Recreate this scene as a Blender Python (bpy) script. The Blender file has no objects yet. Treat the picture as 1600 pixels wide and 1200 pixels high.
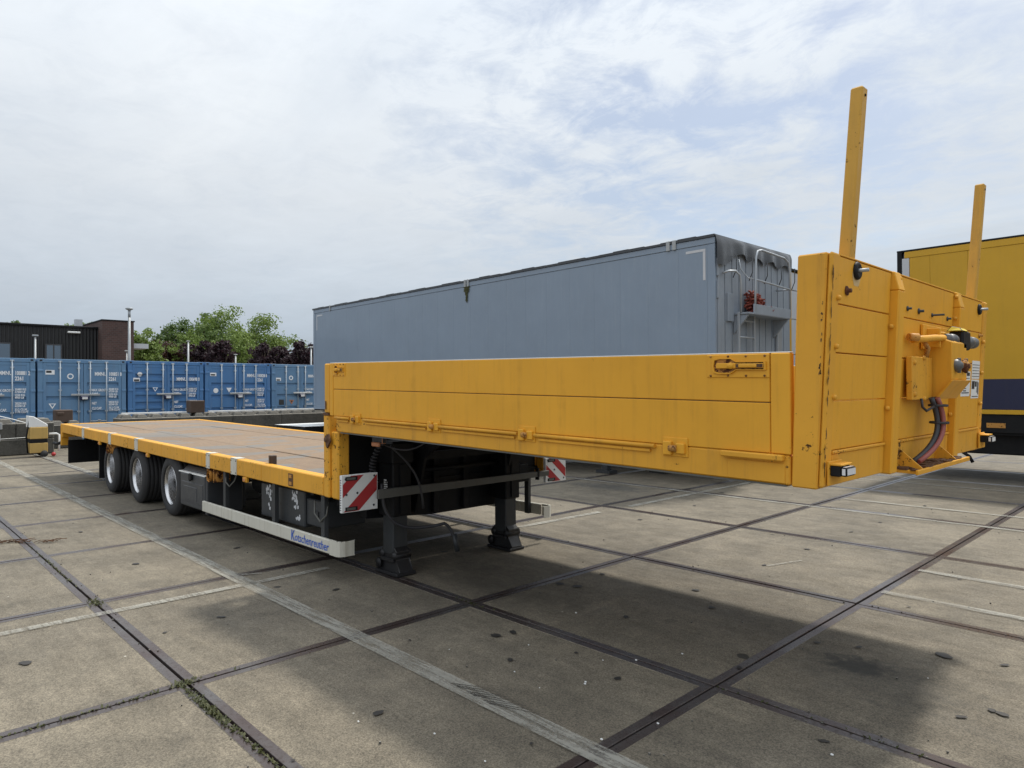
import bpy, bmesh, math, random
from mathutils import Vector, Matrix
random.seed(7)
S = bpy.context.scene
COL = S.collection
R = math.radians

# ------------------------------------------------------------------ camera, sky, sun, exposure
CAMP = Vector((3.9171, -3.3121, 1.5838)); FPX = 1077.28
YAW, PITCH, ROLL = 2.378513, 0.007024, -0.005555
fw = Vector((math.cos(PITCH)*math.cos(YAW), math.cos(PITCH)*math.sin(YAW), math.sin(PITCH)))
rt = fw.cross(Vector((0, 0, 1))).normalized(); up = rt.cross(fw)
rt2 = rt*math.cos(ROLL)+up*math.sin(ROLL); up2 = up*math.cos(ROLL)-rt*math.sin(ROLL)
cam = bpy.data.cameras.new('camera'); co = bpy.data.objects.new('camera', cam); COL.objects.link(co)
M = Matrix.Identity(4)
for i in range(3):
    M[i][0] = rt2[i]; M[i][1] = up2[i]; M[i][2] = -fw[i]; M[i][3] = CAMP[i]
co.matrix_world = M
cam.sensor_width = 36; cam.lens = FPX/1600*36; cam.clip_start = .05; cam.clip_end = 3000
S.camera = co

SUN_EL, SUN_AZ = R(58), R(91)          # azimuth measured from +X towards +Y
sd = Vector((math.cos(SUN_EL)*math.cos(SUN_AZ), math.cos(SUN_EL)*math.sin(SUN_AZ), math.sin(SUN_EL)))
sl = bpy.data.lights.new('sun', 'SUN'); so = bpy.data.objects.new('sun', sl); COL.objects.link(so)
sl.energy = 2.9; sl.angle = R(4.2); sl.color = (1, .95, .86)
so.rotation_euler = sd.to_track_quat('Z', 'Y').to_euler(); so.location = (0, 20, 40)

W = bpy.data.worlds.new('World'); S.world = W; W.use_nodes = True
wt = W.node_tree; wt.nodes.clear()
class NT:
    def __init__(s, t): s.t = t
    def n(s, typ, **kw):
        nd = s.t.nodes.new(typ)
        for k, v in kw.items():
            if k.startswith('i_'):
                key = k[2:]; key = int(key) if key.isdigit() else key.replace('_', ' ')
                nd.inputs[key].default_value = v
            else: setattr(nd, k, v)
        return nd
    def l(s, a, b): s.t.links.new(a, b)
    def math(s, op, a, b=None, c=None, clamp=False):
        nd = s.t.nodes.new('ShaderNodeMath'); nd.operation = op; nd.use_clamp = clamp
        for i, v in enumerate((a, b, c)):
            if v is None: continue
            if isinstance(v, (int, float)): nd.inputs[i].default_value = v
            else: s.l(v, nd.inputs[i])
        return nd.outputs[0]
    def ramp(s, fac, lo, hi, a=0., b=1.):
        nd = s.t.nodes.new('ShaderNodeMapRange'); nd.clamp = True
        s.l(fac, nd.inputs[0]); nd.inputs[1].default_value = lo; nd.inputs[2].default_value = hi
        nd.inputs[3].default_value = a; nd.inputs[4].default_value = b
        return nd.outputs[0]
    def mix(s, fac, a, b, blend='MIX'):
        nd = s.t.nodes.new('ShaderNodeMix'); nd.data_type = 'RGBA'; nd.blend_type = blend
        for idx, v in ((0, fac), (6, a), (7, b)):
            if isinstance(v, (int, float)): nd.inputs[idx].default_value = v
            elif isinstance(v, (tuple, list)): nd.inputs[idx].default_value = tuple(v)+((1,) if len(v) == 3 else ())
            else: s.l(v, nd.inputs[idx])
        return nd.outputs[2]
    def noise(s, vec, scale, detail=4, rough=.55, dist=0., vscale=None, w=None):
        if vscale or w:
            mp = s.t.nodes.new('ShaderNodeMapping'); s.l(vec, mp.inputs[0])
            if vscale: mp.inputs[3].default_value = vscale
            if w: mp.inputs[1].default_value = w
            vec = mp.outputs[0]
        nd = s.t.nodes.new('ShaderNodeTexNoise'); s.l(vec, nd.inputs['Vector'])
        nd.inputs['Scale'].default_value = scale; nd.inputs['Detail'].default_value = detail
        nd.inputs['Roughness'].default_value = rough; nd.inputs['Distortion'].default_value = dist
        return nd.outputs[0]
w = NT(wt)
tc = w.n('ShaderNodeTexCoord'); sep = w.n('ShaderNodeSeparateXYZ'); w.l(tc.outputs['Generated'], sep.inputs[0])
zc = w.math('MAXIMUM', sep.outputs[2], 0.0)
den = w.math('ADD', zc, .10)
px = w.math('DIVIDE', sep.outputs[0], den); py = w.math('DIVIDE', sep.outputs[1], den)
cmb = w.n('ShaderNodeCombineXYZ'); w.l(px, cmb.inputs[0]); w.l(py, cmb.inputs[1])
cv = cmb.outputs[0]
sky = w.n('ShaderNodeTexSky', sky_type='NISHITA', sun_disc=False)
sky.sun_elevation = SUN_EL; sky.sun_rotation = math.pi/2-SUN_AZ; sky.altitude = 0; sky.air_density = 1; sky.dust_density = 1.5
bgs = w.n('ShaderNodeBackground'); w.l(sky.outputs[0], bgs.inputs[0]); bgs.inputs[1].default_value = .11
# layered cloud: soft streaky stratus everywhere, thinning to broken altocumulus where the large noise is low
big = w.noise(cv, .42, 3, .5, .4, w=(3.1, 1.7, 0))
soft = w.noise(cv, 1.1, 8, .62, .9, vscale=(.42, .95, 1), w=(5, 2, 0))
fine = w.noise(cv, 5.2, 8, .66, .7, w=(1, 8, 0))
puff = w.noise(cv, 2.3, 9, .66, .35, w=(2.2, 4, 0))
# thin area of the cloud sheet, high up and to the right of the view
gx = w.n('ShaderNodeVectorMath', operation='DOT_PRODUCT'); w.l(tc.outputs['Generated'], gx.inputs[0])
gd = (fw*1+rt*.30+Vector((0, 0, 1))*.47).normalized(); gx.inputs[1].default_value = gd
near = w.ramp(gx.outputs['Value'], .88, .99)
cover = w.math('ADD', w.math('MULTIPLY', puff, .62), w.math('MULTIPLY', fine, .38))
cover = w.math('SUBTRACT', cover, w.math('MULTIPLY', near, .075))
thin = w.ramp(cover, .355, .50)
bri = w.math('ADD', w.math('MULTIPLY', soft, .6), w.math('MULTIPLY', big, .4))
elev = w.ramp(zc, 0., 1., .42, .95)       # overcast luminance rises steadily to the zenith
elev2 = w.ramp(zc, 0., .16, .82, 1.0)
lum = w.math('MULTIPLY', w.math('MULTIPLY', w.ramp(bri, .34, .68, 1.19, 1.34), elev), elev2)
lum = w.math('MULTIPLY', lum, w.ramp(fine, .3, .7, .98, 1.02))
ccol = w.mix(w.ramp(zc, .0, .26), (.78, .94, 1.12), (.98, 1.035, 1.09))
ccol = w.mix(w.ramp(bri, .38, .60), w.mix(.6, ccol, (.87, .96, 1.07)), ccol)
bgc = w.n('ShaderNodeBackground'); w.l(ccol, bgc.inputs[0]); w.l(lum, bgc.inputs[1])
mx = w.n('ShaderNodeMixShader'); w.l(w.math('SUBTRACT', 1., w.math('MULTIPLY', w.math('SUBTRACT', 1., thin), w.ramp(near, 0, 1, .08, .62))), mx.inputs[0]); w.l(bgs.outputs[0], mx.inputs[1]); w.l(bgc.outputs[0], mx.inputs[2])
wo = w.n('ShaderNodeOutputWorld'); w.l(mx.outputs[0], wo.inputs[0])
vs = S.view_settings; vs.view_transform = 'Standard'; vs.look = 'None'; vs.gamma = 1; vs.exposure = 0.13; vs.use_curve_mapping = False

# ------------------------------------------------------------------ materials
def newmat(name):
    m = bpy.data.materials.new(name); m.use_nodes = True
    t = m.node_tree; t.nodes.clear(); N = NT(t)
    b = N.n('ShaderNodeBsdfPrincipled'); o = N.n('ShaderNodeOutputMaterial'); N.l(b.outputs[0], o.inputs[0])
    g = N.n('ShaderNodeNewGeometry')
    return m, N, b, g.outputs['Position']
def bump(N, b, h, strength=.3, dist=.01):
    bp = N.n('ShaderNodeBump'); bp.inputs['Strength'].default_value = strength; bp.inputs['Distance'].default_value = dist
    N.l(h, bp.inputs['Height']); N.l(bp.outputs[0], b.inputs['Normal'])
def paint(name, col, rough=.4, metal=0., vary=.12, dirt=(.10, .07, .045), damt=.35, rust=0., rustcol=(.09, .035, .015), streak=True, bmp=.06, spec=.5, coat=0.):
    m, N, b, P = newmat(name)
    n1 = N.noise(P, 1.3, 5, .6)
    n2 = N.noise(P, 9, 5, .65)
    dk = tuple(c*(1-vary) for c in col); lt = tuple(min(1, c*(1+vary*.6)) for c in col)
    c = N.mix(N.ramp(n1, .3, .7), dk, lt)
    if damt:
        st = N.noise(P, 3.0, 6, .7, vscale=(6, 6, .35)) if streak else N.noise(P, 4, 6, .7)
        d = N.math('MULTIPLY', N.ramp(st, .50, .78), N.ramp(n2, .3, .75))
        c = N.mix(N.math('MULTIPLY', d, damt), c, dirt)
    rr = N.ramp(n2, .3, .7, rough-.06, rough+.10)
    if rust:
        r1 = N.noise(P, 34, 5, .7); r2 = N.noise(P, 3.1, 3, .5, w=(4, 9, 2))
        rm = N.math('ADD', N.math('MULTIPLY', r1, .6), N.math('MULTIPLY', r2, .4))
        lo = .66-.16*rust
        mask = N.ramp(rm, lo, lo+.035)
        c = N.mix(mask, c, N.mix(N.ramp(r1, .4, .7), rustcol, tuple(x*.45 for x in rustcol)))
        rr = N.math('ADD', rr, N.math('MULTIPLY', mask, .35))
    N.l(c, b.inputs['Base Color']); N.l(rr, b.inputs['Roughness']); b.inputs['Metallic'].default_value = metal
    b.inputs['Specular IOR Level'].default_value = spec; b.inputs['Coat Weight'].default_value = coat
    if bmp: bump(N, b, n2, bmp, .01)
    return m
MT = {}
MT['yellow'] = paint('yellow_paint', (.78, .385, .030), .50, vary=.10, damt=.42, rust=.08, coat=.0, spec=.35, dirt=(.20, .09, .02))
MT['yellow_worn'] = paint('worn_yellow_paint', (.75, .37, .034), .52, vary=.15, damt=.8, rust=.34, spec=.35, dirt=(.20, .10, .04))
MT['yellow_rust_and_shade'] = paint('rusty_yellow_and_shade', (.55, .26, .05), .6, vary=.3, damt=.8, rust=.95, rustcol=(.13, .045, .02))  # rusty parts, and the latch recess floor darkened in place of shade
MT['truck_yellow'] = paint('box_trailer_yellow', (.60, .335, .012), .45, vary=.06, damt=.15)
MT['navy'] = paint('navy_panel', (.012, .016, .055), .5, damt=.2)
MT['black'] = paint('black_chassis_paint', (.006, .0065, .008), .6, vary=.3, damt=.4, dirt=(.022, .019, .016), spec=.3, rust=.1)
MT['dark'] = paint('dark_grey_paint', (.032, .036, .040), .5, vary=.2, damt=.5, dirt=(.08, .07, .06), rust=.1)
MT['boxgrey'] = paint('toolbox_plastic', (.042, .046, .052), .4, vary=.1, damt=.3, dirt=(.12, .11, .10))
MT['bargrey'] = paint('grey_bar', (.11, .11, .10), .6, vary=.2, damt=.5)
MT['rust'] = paint('rusty_steel', (.12, .06, .03), .8, vary=.4, damt=.6, dirt=(.03, .015, .01), rust=.6)
MT['brown'] = paint('brown_steel', (.085, .055, .04), .7, vary=.3, damt=.5)
MT['white'] = paint('dirty_white', (.62, .60, .52), .5, vary=.1, damt=.85, dirt=(.20, .17, .10), rust=.05)
MT['whiteclean'] = paint('white_film', (.78, .79, .78), .5, vary=.04, damt=.15)
MT['letter'] = paint('white_lettering', (.88, .90, .92), .6, vary=.03, damt=.05)
MT['bluetext'] = paint('blue_lettering', (.01, .10, .55), .5, vary=.05, damt=.1)
MT['blackprint'] = paint('black_print', (.02, .02, .025), .6, damt=0)
MT['red'] = paint('red_film', (.42, .025, .03), .45, vary=.08, damt=.3)
MT['amber'] = paint('amber_lens', (.55, .22, .10), .3, vary=.05, damt=.2)
MT['lens'] = paint('clear_lens', (.75, .76, .78), .15, vary=.03, damt=.1)
MT['rubber'] = paint('tyre_rubber', (.028, .028, .030), .75, vary=.25, damt=.6, dirt=(.09, .08, .07), bmp=.2)
MT['rim'] = paint('aluminium_rim', (.62, .62, .63), .24, metal=1., vary=.15, damt=.55, dirt=(.10, .09, .085))
MT['rimface'] = paint('dark_rim_face', (.16, .16, .165), .45, metal=.6, vary=.3, damt=.8, dirt=(.04, .035, .03))  # recessed rim face, darker than the barrel
MT['rod'] = paint('grey_blue_rod', (.32, .38, .44), .5, vary=.1, damt=.4)
MT['alu'] = paint('aluminium', (.40, .43, .46), .45, metal=.5, vary=.1, damt=.4, dirt=(.2, .2, .2))
MT['galv'] = paint('galvanised_steel', (.38, .40, .41), .5, metal=.5, vary=.15, damt=.4)
MT['grey_body'] = paint('grey_blue_body', (.215, .275, .355), .36, vary=.06, damt=.55, dirt=(.30, .36, .42), coat=.2)
MT['grey_front'] = paint('grey_front_wall', (.27, .31, .36), .5, vary=.12, damt=.7, dirt=(.13, .14, .15))
MT['palewall'] = paint('pale_wall', (.55, .57, .60), .5, vary=.05, damt=.3)
MT['tarp'] = paint('black_tarpaulin', (.042, .046, .052), .24, vary=.2, damt=.3, dirt=(.10, .10, .11), bmp=.3)
MT['hose_red'] = paint('red_hose', (.30, .085, .07), .5, vary=.2, damt=.3)
MT['hose'] = paint('black_hose', (.03, .03, .035), .5, damt=.3)
MT['net'] = paint('red_net', (.26, .06, .04), .85, vary=.5, damt=.4)
MT['lidyellow'] = paint('yellow_socket_lid', (.80, .60, .03), .4, damt=.2)
MT['lid'] = paint('yellow_lid', (.52, .34, .10), .55, damt=.6)
MT['brickpaint'] = paint('window_frame', (.05, .05, .055), .5)
MT['oilspot'] = paint('oil_spot', (.030, .028, .026), .6, vary=.3, damt=.3, streak=False)
MT['ochre'] = paint('weathered_ochre_paint', (.60, .335, .055), .55, vary=.18, damt=.85, rust=.30, dirt=(.22, .15, .08), spec=.35)
MT['metal'] = paint('dull_cast_metal', (.17, .175, .18), .45, metal=.6, vary=.3, damt=.5)
MT['footsteel'] = paint('greasy_foot_steel', (.016, .016, .018), .42, vary=.3, damt=.6, dirt=(.05, .042, .034), rust=.2)
MT['bare'] = paint('pale_primer', (.62, .45, .22), .6, vary=.1, damt=.4)
MT['cladding'] = None

def concrete_mat():
    m, N, b, P = newmat('concrete')
    oi = N.n('ShaderNodeObjectInfo')
    rnd = oi.outputs['Random']
    big = N.noise(P, .55, 5, .6); mid = N.noise(P, 3.2, 6, .65, vscale=(1, 1.9, 1))
    st = N.noise(P, 7, 6, .7, vscale=(.25, 2.2, 1)); fine = N.noise(P, 120, 3, .8); grit = N.noise(P, 330, 2, .6)
    c = N.mix(N.ramp(rnd, 0, 1), (.185, .165, .128), (.145, .132, .107))
    c = N.mix(N.ramp(big, .32, .68), c, (.092, .083, .069))
    c = N.mix(N.math('MULTIPLY', N.ramp(mid, .42, .66), .65), c, (.070, .062, .052))
    c = N.mix(N.math('MULTIPLY', N.ramp(st, .48, .70), .6), c, (.225, .203, .163))
    md2 = N.noise(P, 28, 5, .75)
    c = N.mix(N.ramp(md2, .34, .66), N.mix(.28, c, (.04, .036, .03)), N.mix(.14, c, (.36, .33, .28)))
    c = N.mix(N.ramp(fine, .36, .64), N.mix(.5, c, (.03, .027, .023)), N.mix(.30, c, (.46, .42, .35)))
    c = N.mix(N.math('MULTIPLY', N.ramp(grit, .68, .74), .65), c, (.50, .48, .44))
    # round gum and oil spots
    vo = N.n('ShaderNodeTexVoronoi'); vo.inputs['Scale'].default_value = 1.5; vo.inputs['Randomness'].default_value = 1
    dn = N.n('ShaderNodeTexNoise'); N.l(P, dn.inputs['Vector']); dn.inputs['Scale'].default_value = 9
    ad = N.n('ShaderNodeVectorMath', operation='MULTIPLY_ADD'); N.l(dn.outputs['Color'], ad.inputs[0]); ad.inputs[1].default_value = (.05, .05, 0); N.l(P, ad.inputs[2])
    fl = N.n('ShaderNodeVectorMath', operation='MULTIPLY'); N.l(ad.outputs[0], fl.inputs[0]); fl.inputs[1].default_value = (1, 1, 0)
    N.l(fl.outputs[0], vo.inputs['Vector'])
    sv = N.n('ShaderNodeSeparateColor'); N.l(vo.outputs['Color'], sv.inputs[0])
    rad = N.ramp(sv.outputs[0], .25, 1, .0, .085)
    spot = N.math('MULTIPLY', N.ramp(N.math('SUBTRACT', rad, vo.outputs['Distance']), 0., .014), N.ramp(sv.outputs[1], .3, .6, .35, .9))
    c = N.mix(spot, c, (.022, .021, .020))
    vo2 = N.n('ShaderNodeTexVoronoi'); vo2.inputs['Scale'].default_value = 3.1; N.l(fl.outputs[0], vo2.inputs['Vector'])
    s2 = N.n('ShaderNodeSeparateColor'); N.l(vo2.outputs['Color'], s2.inputs[0])
    pale = N.math('MULTIPLY', N.ramp(vo2.outputs['Distance'], .030, .018), N.ramp(s2.outputs[0], .72, .76))
    c = N.mix(pale, c, (.6, .6, .58))
    # irregular dark patches; the first two are spilt oil
    def dark_patch(cx, cy, sx, sy, r):
        mp = N.n('ShaderNodeMapping', vector_type='POINT'); N.l(P, mp.inputs[0])
        mp.inputs[1].default_value = (-cx/sx, -cy/sy, 0); mp.inputs[3].default_value = (1/sx, 1/sy, 0)
        ln = N.n('ShaderNodeVectorMath', operation='LENGTH'); N.l(mp.outputs[0], ln.inputs[0])
        dd = N.math('ADD', ln.outputs['Value'], N.math('MULTIPLY', N.math('SUBTRACT', N.noise(P, 11, 6, .7), .5), 2.2))
        return N.ramp(dd, r, r*.45)
    c = N.mix(N.math('MULTIPLY', dark_patch(2.42, .83, .20, .17, 1.), .85), c, (.020, .022, .022))
    c = N.mix(N.math('MULTIPLY', dark_patch(2.55, .72, .55, .40, 1.), .35), c, (.06, .062, .06))
    c = N.mix(N.math('MULTIPLY', dark_patch(-3.1, 5.5, .9, .35, 1.), .6), c, (.05, .055, .06))  # broad darker blue-grey patch near the grey trailer
    c = N.mix(N.math('MULTIPLY', dark_patch(-.3, .6, 1.3, .5, 1.), .4), c, (.07, .065, .055))  # broad darker patch below the raised front deck
    blot = N.math('ADD', N.math('MULTIPLY', N.noise(P, .8, 6, .62, .5, w=(7, 3, 0)), .6), N.math('MULTIPLY', N.noise(P, 4.5, 6, .68, w=(2, 9, 0)), .4))
    c = N.mix(1., c, N.mix(N.ramp(blot, .40, .60), (.76, .725, .655), (1.27, 1.205, 1.08)), 'MULTIPLY')
    N.l(c, b.inputs['Base Color']); N.l(N.ramp(mid, .3, .7, .72, .92), b.inputs['Roughness'])
    hs = N.math('ADD', N.math('MULTIPLY', fine, .6), N.math('ADD', N.math('MULTIPLY', grit, .5), N.math('MULTIPLY', st, .5)))
    bump(N, b, hs, .55, .006)
    return m
MT['concrete'] = concrete_mat()
def steel_edge():
    m, N, b, P = newmat('steel_edge')
    a = N.noise(P, 2.0, 4, .6); f = N.noise(P, 40, 5, .7)
    c = N.mix(N.ramp(a, .35, .65), (.080, .052, .046), (.125, .115, .112))
    c = N.mix(N.math('MULTIPLY', N.ramp(f, .5, .7), .7), c, (.05, .035, .028))
    N.l(c, b.inputs['Base Color']); b.inputs['Metallic'].default_value = .5
    N.l(N.ramp(f, .3, .7, .22, .42), b.inputs['Roughness']); bump(N, b, f, .2, .003)
    return m
MT['steel'] = steel_edge()
def line_mat():
    m, N, b, P = newmat('worn_road_paint')
    f = N.noise(P, 60, 4, .7); g = N.noise(P, 2.2, 5, .7); k = N.noise(P, 9, 5, .7, vscale=(.3, 3, 1))
    c = N.mix(N.ramp(g, .3, .7), (.34, .33, .29), (.44, .43, .38)); c = N.mix(N.math('MULTIPLY', N.ramp(k, .5, .75), .45), c, (.17, .165, .15))
    N.l(c, b.inputs['Base Color']); b.inputs['Roughness'].default_value = .8
    al = N.math('MULTIPLY', N.ramp(N.math('ADD', N.math('MULTIPLY', f, .3), N.math('MULTIPLY', k, .7)), .46, .62, .85, .12), N.ramp(g, .35, .62, 1., .45))
    N.l(al, b.inputs['Alpha'])
    return m
MT['line'] = line_mat()
def wood_mat():
    m, N, b, P = newmat('deck_plywood')
    oi = N.n('ShaderNodeObjectInfo')
    g = N.noise(P, 9, 6, .7, vscale=(.5, 5, 1)); f = N.noise(P, 60, 4, .75, vscale=(.3, 2, 1)); bg = N.noise(P, .9, 5, .65)
    c = N.mix(N.ramp(oi.outputs['Random'], 0, 1), (.225, .148, .088), (.30, .205, .128))
    c = N.mix(N.math('MULTIPLY', N.ramp(g, .4, .7), .75), c, (.13, .088, .058))
    c = N.mix(N.math('MULTIPLY', N.ramp(f, .5, .8), .6), c, (.33, .26, .18))
    wet = N.math('MULTIPLY', N.ramp(N.noise(P, 1.1, 3, .5, .9, vscale=(1.3, .7, 1), w=(3.4, 4, 0)), .53, .56), .62)
    c = N.mix(wet, c, (.150, .158, .152))
    N.l(c, b.inputs['Base Color']); N.l(N.ramp(wet, 0, 1, .7, .42), b.inputs['Roughness']); bump(N, b, f, .4, .004)
    return m
MT['wood'] = wood_mat()
def container_blue(name, col, fade):
    m, N, b, P = newmat(name)
    a = N.noise(P, .9, 5, .6); s_ = N.noise(P, 3, 6, .7, vscale=(4, 4, .3)); f = N.noise(P, 22, 5, .7)
    c = N.mix(N.ramp(a, .3, .7), col, fade)
    c = N.mix(N.math('MULTIPLY', N.ramp(s_, .5, .75), .4), c, (.16, .21, .29))
    c = N.mix(N.ramp(N.math('ADD', N.math('MULTIPLY', f, .6), N.math('MULTIPLY', a, .4)), .66, .69), c, (.07, .04, .03))
    N.l(c, b.inputs['Base Color']); N.l(N.ramp(f, .3, .7, .45, .65), b.inputs['Roughness'])
    return m
MT['cb0'] = container_blue('container_blue_faded', (.105, .225, .40), (.145, .27, .42))
MT['cb1'] = container_blue('container_blue', (.060, .18, .41), (.085, .215, .43))
def block_mat():
    m, N, b, P = newmat('mossy_concrete_lit_tops')
    a = N.noise(P, 2.5, 6, .7); f = N.noise(P, 25, 5, .75)
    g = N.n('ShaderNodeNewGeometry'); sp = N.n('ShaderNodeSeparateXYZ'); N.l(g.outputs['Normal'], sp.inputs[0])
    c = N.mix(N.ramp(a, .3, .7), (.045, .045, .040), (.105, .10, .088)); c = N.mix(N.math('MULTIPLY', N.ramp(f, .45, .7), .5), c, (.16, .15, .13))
    c = N.mix(N.math('MULTIPLY', N.ramp(sp.outputs[2], .3, .8), .7), c, (.30, .28, .245))  # upward faces coloured paler, sunlight on the tops painted in
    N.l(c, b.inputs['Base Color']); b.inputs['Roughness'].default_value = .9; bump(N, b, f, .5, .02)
    return m
MT['block'] = block_mat()
def clad_mat():
    m, N, b, P = newmat('dark_ribbed_cladding')
    sp = N.n('ShaderNodeSeparateXYZ'); N.l(P, sp.inputs[0])
    wv = N.math('SINE', N.math('MULTIPLY', sp.outputs[1], 34.0))
    c = N.mix(N.ramp(wv, -.4, .6), (.020, .020, .021), (.030, .031, .033))
    N.l(c, b.inputs['Base Color']); b.inputs['Roughness'].default_value = .6
    bump(N, b, wv, .8, .06)
    return m
MT['cladding'] = clad_mat()
def brick_mat():
    m, N, b, P = newmat('brown_brick')
    sp = N.n('ShaderNodeSeparateXYZ'); N.l(P, sp.inputs[0]); cb = N.n('ShaderNodeCombineXYZ')
    N.l(N.math('ADD', sp.outputs[1], sp.outputs[0]), cb.inputs[0]); N.l(sp.outputs[2], cb.inputs[1])
    br = N.n('ShaderNodeTexBrick'); N.l(cb.outputs[0], br.inputs['Vector']); br.inputs['Scale'].default_value = 2.2
    br.inputs['Color1'].default_value = (.095, .050, .042, 1); br.inputs['Color2'].default_value = (.060, .034, .030, 1); br.inputs['Mortar'].default_value = (.10, .085, .08, 1)
    c = N.mix(N.math('MULTIPLY', N.ramp(N.noise(P, 1.2, 4, .6), .4, .7), .35), br.outputs[0], (.14, .09, .08))
    N.l(c, b.inputs['Base Color']); b.inputs['Roughness'].default_value = .85
    return m
MT['brick'] = brick_mat()
def glass_mat():
    m, N, b, P = newmat('window_glass')
    b.inputs['Base Color'].default_value = (.06, .09, .12, 1); b.inputs['Roughness'].default_value = .05; b.inputs['Metallic'].default_value = .7
    b.inputs['Base Color'].default_value = (.16, .20, .24, 1)
    return m
MT['glass'] = glass_mat()
def leaf_mat(name, a_, b_):
    m, N, b, P = newmat(name)
    g = N.n('ShaderNodeNewGeometry')
    c = N.mix(g.outputs['Random Per Island'], a_, b_); c = N.mix(N.math('MULTIPLY', N.ramp(N.noise(P, .5, 3, .5), .35, .65), .5), c, a_)
    N.l(c, b.inputs['Base Color']); b.inputs['Roughness'].default_value = .6
    b.inputs['Transmission Weight'].default_value = 0.0; b.inputs['Subsurface Weight'].default_value = 0.0
    tr = N.n('ShaderNodeBsdfTranslucent'); N.l(c, tr.inputs[0]); ms = N.n('ShaderNodeMixShader'); ms.inputs[0].default_value = .35
    out = [n for n in m.node_tree.nodes if n.type == 'OUTPUT_MATERIAL'][0]
    N.l(b.outputs[0], ms.inputs[1]); N.l(tr.outputs[0], ms.inputs[2]); N.l(ms.outputs[0], out.inputs[0])
    return m
MT['leaf'] = leaf_mat('green_leaf', (.07, .125, .028), (.15, .22, .055))
MT['leaf_light'] = leaf_mat('light_green_leaf', (.13, .20, .04), (.25, .33, .08))
MT['leaf_purple'] = leaf_mat('purple_leaf', (.022, .012, .018), (.065, .028, .035))
MT['leaf_red'] = leaf_mat('reddish_leaf', (.045, .020, .015), (.10, .045, .03))
MT['moss'] = leaf_mat('joint_moss', (.05, .06, .02), (.13, .13, .05))
MT['bark'] = paint('bark', (.07, .055, .04), .9, vary=.3, damt=.4)
MT['soil'] = paint('joint_dirt', (.035, .030, .024), .95, vary=.4, damt=.3, streak=False)

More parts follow.
